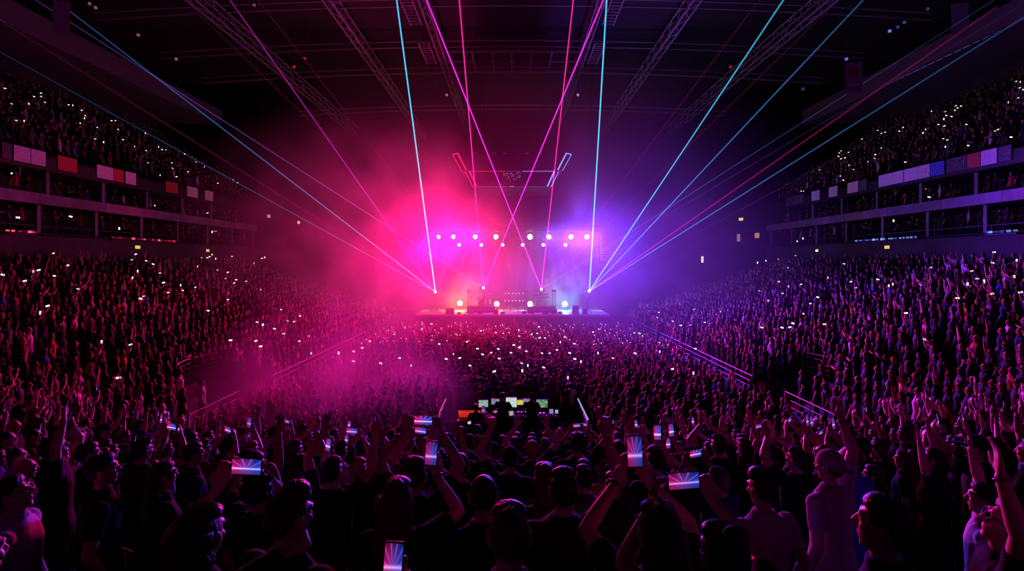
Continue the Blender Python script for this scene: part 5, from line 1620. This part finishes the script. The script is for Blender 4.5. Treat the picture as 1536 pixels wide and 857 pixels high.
# ------------------------------------------------------------------ phones
def show_screen(name, st, hue):
    """a lit phone screen with the little picture of the show on it"""
    if name in MATS: return MATS[name]
    m, n, l = nodes_of(name)
    out = n.new('ShaderNodeOutputMaterial'); e = n.new('ShaderNodeEmission'); e.inputs[1].default_value = st
    tc = n.new('ShaderNodeTexCoord'); sp = n.new('ShaderNodeSeparateXYZ'); l.new(tc.outputs['Generated'], sp.inputs[0])
    def mth(op, a, b=None):
        k = n.new('ShaderNodeMath'); k.operation = op
        for i, x in enumerate((a, b)):
            if x is None: continue
            if isinstance(x, (int, float)): k.inputs[i].default_value = x
            else: l.new(x, k.inputs[i])
        return k.outputs[0]
    X, Z = sp.outputs[0], sp.outputs[2]
    r = n.new('ShaderNodeValToRGB'); cr = r.color_ramp
    cr.elements[0].position = 0.15; cr.elements[0].color = (0.85, 0.02, 0.35, 1); cr.elements[1].position = 0.85; cr.elements[1].color = (0.06, 0.10, 0.9, 1)
    el = cr.elements.new(0.5); el.color = (0.35, 0.08, 0.75, 1)
    l.new(X, r.inputs[0])
    dz = mth('ABSOLUTE', mth('SUBTRACT', Z, 0.36))
    band = mth('POWER', mth('MAXIMUM', mth('SUBTRACT', 1.0, mth('MULTIPLY', dz, 9.0)), 0.0), 2.0)
    ang = n.new('ShaderNodeMath'); ang.operation = 'ARCTAN2'
    l.new(mth('SUBTRACT', X, 0.5), ang.inputs[0]); l.new(mth('SUBTRACT', Z, 0.30), ang.inputs[1])
    ray = mth('POWER', mth('ABSOLUTE', mth('SINE', mth('MULTIPLY', ang.outputs[0], 6.5))), 14.0)
    up = mth('GREATER_THAN', Z, 0.36)
    ray = mth('MULTIPLY', mth('MULTIPLY', ray, up), 0.7)
    base = mth('ADD', mth('MULTIPLY', mth('SUBTRACT', 1.0, mth('MULTIPLY', dz, 1.2)), 0.62), ray)
    s1 = n.new('ShaderNodeVectorMath'); s1.operation = 'SCALE'; l.new(r.outputs[0], s1.inputs[0]); l.new(base, s1.inputs['Scale'])
    wb = n.new('ShaderNodeVectorMath'); wb.operation = 'SCALE'; wb.inputs[0].default_value = hue; l.new(band, wb.inputs['Scale'])
    ad = n.new('ShaderNodeVectorMath'); ad.operation = 'ADD'; l.new(s1.outputs[0], ad.inputs[0]); l.new(wb.outputs[0], ad.inputs[1])
    l.new(ad.outputs[0], e.inputs[0]); l.new(e.outputs[0], out.inputs[0])
    m.cycles.emission_sampling = 'NONE'
    MATS[name] = m
    return m
SHOW = [show_screen('phone show violet', 0.75, (0.8, 0.45, 1.0)), show_screen('phone show bright', 1.1, (1.0, 0.75, 1.0)), show_screen('phone show blue', 0.9, (0.5, 0.7, 1.0))]
CASE = mat('phone case', (0.03, 0.03, 0.035), 0.35)
def phone_meshes(landscape, k=1.0):
    w_, h = (0.150, 0.074) if landscape else (0.074, 0.150)
    b = MB().box((0, 0, 0), (w_, 0.0085, h), bevel=0.0035)
    bump = MB().box(((-w_ / 2 + 0.02) if landscape else (w_ / 2 - 0.02), 0.0055, h / 2 - 0.02), (0.022, 0.004, 0.022), bevel=0.0015)
    sc = MB().box((0, -0.0048, 0.0), (w_ * 0.93, 0.0012, h * 0.90))
    return b, bump, sc
PM = {}
for ls in (False, True):
    b, bump, sc = phone_meshes(ls)
    PM[ls] = (b.mesh('phone_body', CASE), bump.mesh('camera_bump', CASE), [sc.mesh('phone_screen', m) for m in SHOW])
PHONES = []
def held_phone(P, which, label, group='phones filming in the near stand'):
    kind, off, roll = P['body'].phone
    ls = kind == 'landscape'
    me, bump, scr = PM[ls]
    o = bpy.data.objects.new('phone', me); COL.objects.link(o)
    o.matrix_world = P['o'].matrix_basis @ Matrix.Translation(off) @ Euler((R(-8), roll, 0)).to_matrix().to_4x4()
    for nm, m in (('camera_bump', bump), ('screen', scr[which])):
        c = bpy.data.objects.new(nm, m); COL.objects.link(c); c.parent = o
    tag(o, label, 'phone', group)
    PHONES.append(o)
    return o
HP = {'filming sideways phone low at the left': ('phone with a red and blue picture held sideways, low left', 2), 'long-haired woman filming': ('upright phone showing a violet stage before the long-haired woman', 0),
      'short-haired man holding a sideways': ('bright pink sideways phone held overhead left of middle', 1), 'dark-haired woman holding': ('upright phone with clear laser picture, right of middle', 0), 'man filming with an upright': ('white-lit upright phone behind the one with the laser picture', 1), 'person with tied-up hair': ('big sideways phone glowing pink and blue, right of middle', 0)}
for P in PEOPLE:
    if P['body'].phone is None: continue
    if P.get('hero'):
        lab, wh = next((v for k, v in HP.items() if k in P['o']['label']), ('lit phone held by a concert-goer near the middle', 0))
        held_phone(P, wh, lab)
    else:
        kind = P['body'].phone[0]
        held_phone(P, rnd.choice([0, 1, 1, 2]), f"{'sideways' if kind == 'landscape' else 'upright'} lit phone held by person {ordinal(P['place'])} from left, {ordinal(P['rowno'])} row ahead")
# the upright phone at the bottom edge, its holder's hand just below
P = person(('phone_right', 'short', S_, (0, 0), T, ()), (-0.42, 1.42, 4.42), 0.0, 0.86, 0, 'black', 'black')
off = P['body'].phone[1] * 0.86
tgt = px(590, 843, 1.72)
P['o'].location = tgt - off
P['o'].location.z = bank_z(P['o'].location.x, P['o'].location.y)[0]
sc_ = (tgt.z - P['o'].location.z) / P['body'].phone[1].z
P['o'].scale = (sc_,) * 3
P['o'].location.x = tgt.x - P['body'].phone[1].x * sc_
P['o'].location.y = tgt.y - P['body'].phone[1].y * sc_
P['o']['label'] = 'person at the bottom edge holding an upright phone, only hand and phone in view'
bpy.context.view_layer.update()
held_phone(P, 0, 'upright phone with a violet show picture cut by the bottom edge')
print('bottom phone holder', P['o'].location, sc_)

# ---- the far lights: pixel lists from the photograph, put on the surface they stand over
ZL = lambda pts, ox, oy, s: [(ox + x * s, oy + y * s) for (x, y) in pts]
a = 400 / 1071
UL = ZL([(21,141),(47,203),(66,270),(97,272),(116,203),(137,174),(165,160),(166,174),(181,197),(276,207),(292,209),(328,229),(343,251),(339,261),(322,281),(391,298),(382,344),(416,357),(448,271),(464,270),(475,306),(494,347),(541,375),(584,321),(587,391),(595,440),(637,376),(651,387),(666,388),(643,490),(691,440),(693,462),(709,496),(742,405),(788,437),(821,456),(755,476),(875,522),(936,508),(954,520)], 0, 80, a)
UR = ZL([(250,469),(176,554),(186,554),(420,345),(484,310),(498,322),(513,317),(570,313),(585,298),(336,392),(329,400),(326,414),(336,424),(352,420),(366,398),(368,450),(387,467),(333,493),(345,510),(444,436),(471,422),(474,407),(498,381),(594,437),(665,320),(676,306),(700,233),(728,286),(749,264),(755,234),(759,250),(780,254),(751,292),(747,343),(763,348),(755,376),(793,229),(797,211),(804,220),(818,212),(840,286),(847,371),(955,312),(967,306),(1019,337),(1008,197),(1048,179),(1039,113),(1056,115),(1053,139),(1068,146)], 1136, 80, a)
SL = ZL([(52,483),(416,573),(625,612),(72,660),(284,656),(479,704),(833,642),(852,718),(932,756)], 0, 80, a)
SR = ZL([(160,755),(183,744),(547,673),(690,578),(123,646)], 1136, 80, a)
b_ = 400 / 1428
BL = ZL([(15,187),(133,220),(178,170),(207,162),(286,72),(291,193),(360,137),(418,263),(255,354),(216,391),(706,107),(727,77),(783,112),(820,130),(738,168),(710,204),(857,178),(876,229),(770,302),(753,315),(901,282),(968,243),(977,271),(1046,254),(1080,96),(1110,96),(1122,90),(1136,79),(1155,101),(1058,143),(1165,162),(1220,174),(1243,89),(1265,214),(1254,231),(1208,207),(1318,222),(1360,125),(1403,99),(1418,94),(1396,267),(1113,380),(1377,440),(1408,455),(1235,538),(1396,570),(544,546),(699,561),(634,739),(1221,320)], 0, 360, b_)
BR_ = ZL([(1,122),(46,112),(112,103),(164,150),(205,84),(316,60),(115,224),(167,250),(234,238),(10,273),(135,287),(58,326),(284,341),(323,307),(464,128),(378,203),(501,224),(527,257),(645,212),(704,246),(725,238),(929,148),(1268,66),(1260,123),(1148,167),(1177,208),(1214,222),(1126,237),(1072,312),(1389,110),(1376,197),(1409,281),(1257,289),(796,392),(248,396),(132,470),(174,468),(190,447),(359,452),(896,533),(22,470)], 1136, 360, b_)
c_ = 400 / 1536
FR = ZL([(70,136),(12,150),(72,171),(145,160),(186,117),(175,155),(190,180),(221,181),(335,175),(309,205),(390,214),(290,250),(77,235),(113,258),(25,266),(203,269),(247,269),(363,268),(393,302),(428,318),(87,327),(122,340),(90,370),(213,351),(353,410),(526,268),(740,270),(882,260),(612,297),(535,131),(498,147),(735,152),(765,155),(782,170),(955,360),(1076,384)], 760, 460, c_)
BR_ += ZL([(1088,243),(868,63),(877,34),(1003,109),(957,85),(1057,107),(1232,30),(1079,16),(1470,121),(1141,92),(1459,580)], 760, 460, c_)
BL += ZL([(22,90),(55,105),(198,83),(235,87),(269,55),(160,18),(122,128),(176,157),(15,198),(42,230),(318,170),(265,200),(333,270)], 380, 460, c_)
FL = ZL([(491,268),(578,259),(577,315),(627,238),(734,327),(843,297),(909,341),(671,200),(811,160),(970,132),(1083,126),(1025,100),(872,122),(1113,198),(1071,216),(1231,203),(1291,243),(1149,275),(1189,297),(1111,302),(1320,276),(1370,266),(1416,300),(1411,244),(1388,374),(1248,340),(1484,266),(1310,140),(1440,155),(1397,150),(1500,222),(1530,235)], 380, 460, c_)
HOLD = LOW[PHONE_VAR][3].phone[1]
def ray_hit(xp, yp, area):
    """person height above the surface in area along the ray; returns place of the phone"""
    best = None
    D = 12.0
    while D < 57:
        p = px(xp, yp, D)
        if area == 'floor': h = p.z
        elif area == 'stand':
            zz, k, _ = bank_z(p.x, p.y)
            h = p.z - zz if k >= 0 and abs(p.x) < 26.8 and D < 51 else 99
        elif area == 'deck':
            k = (abs(p.x) - UP_X) / UP_P
            h = p.z - (UP_Z + UP_R * k) if 0 <= k < UP_ROWS + 0.5 else 99
        if area in ('deck', 'stand'):
            if h <= HOLD.z * 0.95 and abs(p.x) > 5: return p
        elif h <= HOLD.z * 0.98: return p
        D += 0.12
    return None
LIT = {}
def far_phone(xp, yp, p, size, color, st, landscape=True):
    key = (color, st, landscape)
    if key not in LIT:
        g = glow('phone light %s %.1f' % (color, st), color, st)
        m = MB().box((0, 0, 0), (0.150, 0.009, 0.076), bevel=0.003, mi=0).box((0, -0.006, 0), (0.140, 0.004, 0.068), mi=1)
        LIT[key] = m.mesh('phone', [CASE, g])
    o = bpy.data.objects.new('phone', LIT[key]); COL.objects.link(o)
    o.location = p
    o.rotation_euler = (0, rnd.choice([0, R(90), 0.3, -0.3]), math.atan2(-p.x, p.y) * 1.0)
    o.scale = (size, 1.0, size)
    return o
AREA = [('deck', UL, 'phone light held up in the left upper deck', 'phone lights in the left upper deck', 0.78), ('deck', UR, 'phone light held up in the right upper deck', 'phone lights in the right upper deck', 0.78),
        ('stand', BL, 'phone light held up in the left lower stand', 'phone lights in the left lower stand', 0.92), ('stand', BR_, 'phone light held up in the right lower stand', 'phone lights in the right lower stand', 0.92),
        ('floor', FL, 'lit phone in the floor crowd left of the middle', 'phone lights in the left floor crowd', 0.95), ('floor', FR, 'lit phone in the floor crowd right of the middle', 'phone lights in the right floor crowd', 0.95)]
WHITE = [((1, 0.93, 0.98), 1.6), ((0.9, 0.92, 1), 1.6), ((1, 0.95, 0.8), 1.4), ((0.95, 0.75, 1), 1.0)]
BAND = {'deck': ('in its top rows', 'in its middle rows', 'in its lowest rows'), 'stand': ('high up', 'halfway up', 'low down'), 'floor': ('near the stage', 'halfway back', 'toward the camera')}
for area, pts, lab, grp, size in AREA:
    pts = sorted(pts, key=lambda q: q[1])
    third = max(1, (len(pts) + 2) // 3)
    for bi in range(3):
        sub = sorted(pts[bi * third:(bi + 1) * third])
        for j, (xp, yp) in enumerate(sub):
            p = ray_hit(xp, yp, area)
            if p is None:
                p = px(xp, yp, 40) if area != 'deck' else px(xp, yp, min(50, 36.5 / (abs(xp - CX) / F)))
            c, st = rnd.choice(WHITE)
            o = far_phone(xp, yp, p, size * rnd.uniform(0.85, 1.15), c, st)
            tag(o, f'{lab}, {BAND[area][bi]}, {ordinal(j + 1)} from left', 'phone', grp)
            f = face_to(p.x, p.y)
            M = Matrix.Rotation(-f, 3, 'Z')
            base = p - M @ Vector((HOLD.x, HOLD.y, 0))
            z = {'floor': 0.0}.get(area)
            if area == 'stand': z = bank_z(base.x, base.y)[0]
            if area == 'deck':
                k = int((abs(base.x) - UP_X) / UP_P); z = UP_Z + UP_R * max(0, min(UP_ROWS - 1, k))
            s = (p.z - z) / HOLD.z
            if 0.7 < s < 1.25: MASS.append((base.x, base.y, z, f, s, PHONE_VAR))
for s, pts, nm in ((-1, SL, 'left'), (1, SR, 'right')):
    for j, (xp, yp) in enumerate(sorted(pts)):
        D = (TX + 0.6) / (abs(xp - CX) / F)
        p = px(xp, yp, D)
        c, st = rnd.choice(WHITE)
        o = far_phone(xp, yp, p, 1.25, c, st)
        tag(o, f'phone light held up in the {nm} suites, {ordinal(j + 1)} from left', 'phone', f'phone lights in the {nm} suites')
        f = face_to(p.x, p.y); base = p - Matrix.Rotation(-f, 3, 'Z') @ Vector((HOLD.x, HOLD.y, 0))
        z = 10.45 if p.z > 11.0 else 8.65
        MASS.append((base.x, base.y, z, f, max(0.6, min(1.1, (p.z - z) / HOLD.z)), PHONE_VAR))
# the countless specks of light close to the stage
mb = MB()
for i in range(150):
    x, y = rnd.uniform(-10, 10), rnd.uniform(33, 46)
    z = rnd.uniform(1.75, 1.95)
    w_ = rnd.uniform(0.04, 0.075)
    mb.box((x, y, z), (w_, 0.01, rnd.uniform(0.03, 0.06)))
    MASS.append((x - HOLD.x, y - HOLD.y, 0, 0, z / HOLD.z, PHONE_VAR))
tag(mb.build('phone_specks', glow('phone specks', (1, 0.85, 1), 0.9)), 'countless tiny phone lights in the floor crowd close to the stage', 'phone lights', kind='stuff')

# ------------------------------------------------------------------ build the mass of people as one mesh
crnd = np.random.default_rng(3)
VV, FF, CC = [], [], []
off = 0
topcol = np.array([TOPS[k] for k in TOPS], np.float32); topw = np.array([52, 26, 9, 6, 3.5, 3.5, 1.5, 2, 0.5, 0.6, 4]); topw = topw / topw.sum()
haircol = np.array([HAIRS[k] for k in HAIRS], np.float32)
for (x, y, z, f, s, v) in MASS:
    V, Fc, ID, b = LOW[v]
    c, sn = math.cos(-f) * s, math.sin(-f) * s
    W = np.empty_like(V)
    W[:, 0] = V[:, 0] * c - V[:, 1] * sn + x
    W[:, 1] = V[:, 0] * sn + V[:, 1] * c + y
    W[:, 2] = V[:, 2] * s + z
    pal = np.array([SKINS[crnd.integers(6)], topcol[crnd.choice(len(topw), p=topw)], haircol[crnd.choice(4, p=[.45, .3, .15, .1])], (0.015, 0.015, 0.02)], np.float32)
    VV.append(W); FF.append(Fc + off); CC.append(pal[ID]); off += len(V)
VV = np.concatenate(VV); FF = np.concatenate(FF); CC = np.concatenate(CC)
me = bpy.data.meshes.new('crowd')
me.vertices.add(len(VV)); me.vertices.foreach_set('co', VV.ravel())
me.loops.add(FF.size); me.loops.foreach_set('vertex_index', FF.ravel().astype(np.int32))
me.polygons.add(len(FF)); me.polygons.foreach_set('loop_start', np.arange(0, FF.size, 3, dtype=np.int32))
me.polygons.foreach_set('use_smooth', np.ones(len(FF), bool))
at = me.attributes.new('colour', 'FLOAT_COLOR', 'POINT')
at.data.foreach_set('color', np.concatenate([CC, np.ones((len(CC), 1), np.float32)], 1).ravel())
me.update(calc_edges=True)
m, n, l = nodes_of('crowd clothes and skin')
out = n.new('ShaderNodeOutputMaterial'); bs = n.new('ShaderNodeBsdfPrincipled'); bs.inputs['Roughness'].default_value = 0.65; bs.inputs['Specular IOR Level'].default_value = 0.06
an = n.new('ShaderNodeAttribute'); an.attribute_name = 'colour'; l.new(an.outputs['Color'], bs.inputs['Base Color']); l.new(bs.outputs[0], out.inputs[0])
me.materials.append(m)
cr = bpy.data.objects.new('crowd', me); COL.objects.link(cr)
tag(cr, 'the far crowd of standing concert-goers in the stands, decks and on the floor', 'crowd', kind='stuff')
print('people', len(PEOPLE), 'mass', len(MASS), 'crowd verts', len(VV), 'tris', len(FF), 'phones', sum(o.name.startswith('phone') for o in bpy.data.objects))
# ------------------------------------------------------------------ haze and smoke (lit by the lamps only)
def haze_material():
    m, n, l = nodes_of('stage haze')
    out = n.new('ShaderNodeOutputMaterial')
    vs = n.new('ShaderNodeVolumeScatter')
    vs.inputs['Color'].default_value = (1, 1, 1, 1)
    vs.inputs['Anisotropy'].default_value = 0.0
    tc = n.new('ShaderNodeTexCoord')
    P = tc.outputs['Object']
    def math_(op, a, b=None):
        k = n.new('ShaderNodeMath'); k.operation = op
        for i, x in enumerate((a, b)):
            if x is None: continue
            if isinstance(x, (int, float)): k.inputs[i].default_value = x
            else: l.new(x, k.inputs[i])
        return k.outputs[0]
    def blob(c, r, strength, power=2.0):
        s = n.new('ShaderNodeVectorMath'); s.operation = 'SUBTRACT'; l.new(P, s.inputs[0]); s.inputs[1].default_value = c
        d = n.new('ShaderNodeVectorMath'); d.operation = 'DIVIDE'; l.new(s.outputs[0], d.inputs[0]); d.inputs[1].default_value = r
        ln = n.new('ShaderNodeVectorMath'); ln.operation = 'LENGTH'; l.new(d.outputs[0], ln.inputs[0])
        k = math_('MAXIMUM', math_('SUBTRACT', 1.0, ln.outputs['Value']), 0.0)
        return math_('MULTIPLY', math_('POWER', k, power), strength)
    def noise(scale, detail, lo, hi, off=(0, 0, 0)):
        mp = n.new('ShaderNodeMapping'); l.new(P, mp.inputs[0]); mp.inputs['Location'].default_value = off
        t = n.new('ShaderNodeTexNoise'); t.inputs['Scale'].default_value = scale; t.inputs['Detail'].default_value = detail
        l.new(mp.outputs[0], t.inputs['Vector'])
        r = n.new('ShaderNodeMapRange'); r.inputs[1].default_value = 0.35; r.inputs[2].default_value = 0.65
        r.inputs[3].default_value = lo; r.inputs[4].default_value = hi
        l.new(t.outputs['Fac'], r.inputs[0])
        return r.outputs[0]
    big = noise(0.13, 1.5, 0.45, 1.45)
    d = math_('MULTIPLY', blob((0, 49, 6), (27, 29, 19), 0.022, 1.15), big)
    gap = math_('SUBTRACT', 1.0, math_('MINIMUM', blob((0.3, 46, 14), (6, 16, 8), 1.5, 1.0), 0.8))      # haze thinned to draw in the dark wedge around the scoreboard
    d = math_('MULTIPLY', d, gap)
    puffs = noise(0.42, 2.0, 0.0, 1.6, (3, 1, 0))
    low = math_('ADD', blob((-7.0, 21.5, 1.2), (6.0, 6.0, 5.0), 0.30, 1.2), blob((5.4, 53.0, 4.2), (2.9, 2.0, 3.2), 0.85, 1.1))
    low = math_('ADD', low, blob((-4.6, 53.0, 3.8), (2.9, 2.0, 3.0), 0.85, 1.1))
    low = math_('ADD', low, math_('ADD', blob((-12, 43, 8), (15, 16, 11), 0.052, 1.0), blob((11, 45, 6), (13, 14, 9), 0.010, 1.0)))
    low = math_('ADD', low, math_('ADD', blob((-4.2, 49.9, 9.2), (4.6, 1.8, 1.8), 0.05, 1.2), blob((4.4, 49.9, 9.2), (4.6, 1.8, 1.8), 0.09, 1.2)))
    low = math_('ADD', low, blob((-12, 46, 4), (8, 9, 5), 0.05, 1.3))
    d = math_('ADD', d, math_('MULTIPLY', low, puffs))
    d = math_('MULTIPLY', d, 0.62)
    l.new(d, vs.inputs['Density'])
    l.new(vs.outputs[0], out.inputs['Volume'])
    m.cycles.volume_sampling = 'EQUIANGULAR'
    return m
hm = haze_material()
hz = MB().box((0, 39.5, 11.5), (53.6, 49, 23)).build('stage_haze', hm)
tag(hz, 'hanging stage haze and smoke, magenta on the left and violet on the right', 'haze', kind='stuff')

# ------------------------------------------------------------------ laser beams
LASER_R = 0.053
def beam_mat(color):
    key = 'laser ' + str(color)
    if key in MATS: return MATS[key]
    m, n, l = nodes_of(key)
    out = n.new('ShaderNodeOutputMaterial')
    e = n.new('ShaderNodeEmission')
    e.inputs[0].default_value = (*color, 1)
    tc = n.new('ShaderNodeTexCoord'); sp = n.new('ShaderNodeSeparateXYZ'); l.new(tc.outputs['Generated'], sp.inputs[0])
    ob = n.new('ShaderNodeObjectInfo'); sc = n.new('ShaderNodeSeparateColor'); l.new(ob.outputs['Color'], sc.inputs[0])
    # strength = colour.r * exp(-z * colour.g) : the air holds less haze further from the stage
    k = n.new('ShaderNodeMath'); k.operation = 'MULTIPLY'; l.new(sp.outputs[2], k.inputs[0]); l.new(sc.outputs[1], k.inputs[1])
    ex = n.new('ShaderNodeMath'); ex.operation = 'POWER'; ex.inputs[0].default_value = 0.5; l.new(k.outputs[0], ex.inputs[1])
    st = n.new('ShaderNodeMath'); st.operation = 'MULTIPLY'; l.new(ex.outputs[0], st.inputs[0]); l.new(sc.outputs[0], st.inputs[1])
    l.new(st.outputs[0], e.inputs[1])
    l.new(e.outputs[0], out.inputs['Volume'])
    MATS[key] = m
    return m
CYAN, LBLUE, MAG, PINK, VIO = (0.08, 0.62, 1.0), (0.10, 0.34, 1.0), (0.85, 0.02, 0.75), (1.0, 0.02, 0.35), (0.45, 0.15, 1.0)
EMIT = {'A': px(653, 438, 47.5), 'B': px(725, 432, 47.5), 'C': px(812, 434, 47.5), 'D': px(884, 437, 47.5)}
BEAMS = [  # projector, end pixel, depth there, colour, strength, halvings along the beam, label
    ('A', (595, 0), 31, CYAN, 27, 1.3, 'bright cyan laser beam, the steepest of the outer left projector'),
    ('A', (345, 0), 31, MAG, 14, 2.2, 'strong magenta laser beam climbing left from the outer left projector'),
    ('A', (105, 17), 31, LBLUE, 14, 3.0, 'bright blue laser beam slanting to the upper left corner'),
    ('A', (140, 118), 33, PINK, 5, 2.5, 'thin pink laser beam between two blue ones at far left'),
    ('A', (80, 122), 33, LBLUE, 8, 3.0, 'lowest blue laser beam on the left, skimming the upper deck'),
    ('B', (150, 62), 32, VIO, 8, 2.6, 'pale violet laser beam from the inner left projector to the far left'),
    ('B', (430, 55), 32, PINK, 3, 2.0, 'faint red laser beam rising left from the inner left projector'),
    ('B', (370, 90), 32, PINK, 2.5, 2.0, 'faintest red laser beam left of the inner left projector'),
    ('B', (689, 0), 31, PINK, 13, 1.0, 'hot pink near-vertical laser beam of the inner left projector'),
    ('B', (905, 0), 31, MAG, 14, 0.8, 'magenta laser beam crossing from inner left projector to upper right'),
    ('C', (640, 0), 31, MAG, 14, 0.8, 'magenta laser beam crossing from inner right projector to upper left'),
    ('C', (860, 0), 31, PINK, 12, 1.0, 'hot pink near-vertical laser beam of the inner right projector'),
    ('C', (1275, 138), 32, LBLUE, 5, 2.6, 'dim blue laser beam from the inner right projector to the right'),
    ('C', (1090, 65), 32, PINK, 3, 2.0, 'faint red laser beam rising right from the inner right projector'),
    ('C', (1165, 90), 32, PINK, 2.5, 2.0, 'faintest red laser beam right of the inner right projector'),
    ('C', (1250, 175), 32, VIO, 3, 2.4, 'faint purple laser beam just under the dim blue one at right'),
    ('D', (910, 0), 31, CYAN, 22, 0.9, 'bright cyan near-vertical laser beam of the outer right projector'),
    ('D', (1175, 0), 31, CYAN, 18, 1.6, 'bright cyan laser beam leaning right from the outer right projector'),
    ('D', (1290, 5), 31, LBLUE, 18, 2.6, 'strong blue laser beam slanting to the upper right corner'),
    ('D', (1255, 178), 32, PINK, 11, 2.4, 'pink laser beam between two blue ones at right'),
    ('D', (1366, 133), 31, LBLUE, 13, 2.4, 'lowest long blue laser beam on the right, under the pink one'),
    ('D', (1190, 272), 34, VIO, 3, 2.0, 'short faint violet laser beam, lowest on the right'),
]
for (em, e, D, c, st, fade, lab) in BEAMS:
    a, b = EMIT[em], px(e[0], e[1], D)
    d = b - a
    k = 1.0
    while (a + d * (k + 0.02)).z < 24.0 and abs((a + d * (k + 0.02)).x) < 31 and k < 1.35: k += 0.02
    L = d.length * k
    rf = 1.0 if st > 10 else 0.8 if st > 4 else 0.65
    ob = MB().tube([(0, 0, 0.02), (0, 0, L)], [LASER_R * 0.8 * rf, LASER_R * rf], 10).build('laser_ray', beam_mat(c))
    ob.location = a
    ob.rotation_euler = d.to_track_quat('Z', 'Y').to_euler()
    ob.color = (st * (1.5 if em in 'BC' else 1.0), (fade + (0.9 if fade > 1.8 else 0.3)) * k, 0, 1)
    tag(ob, lab, 'laser beam', 'laser beams over the crowd')
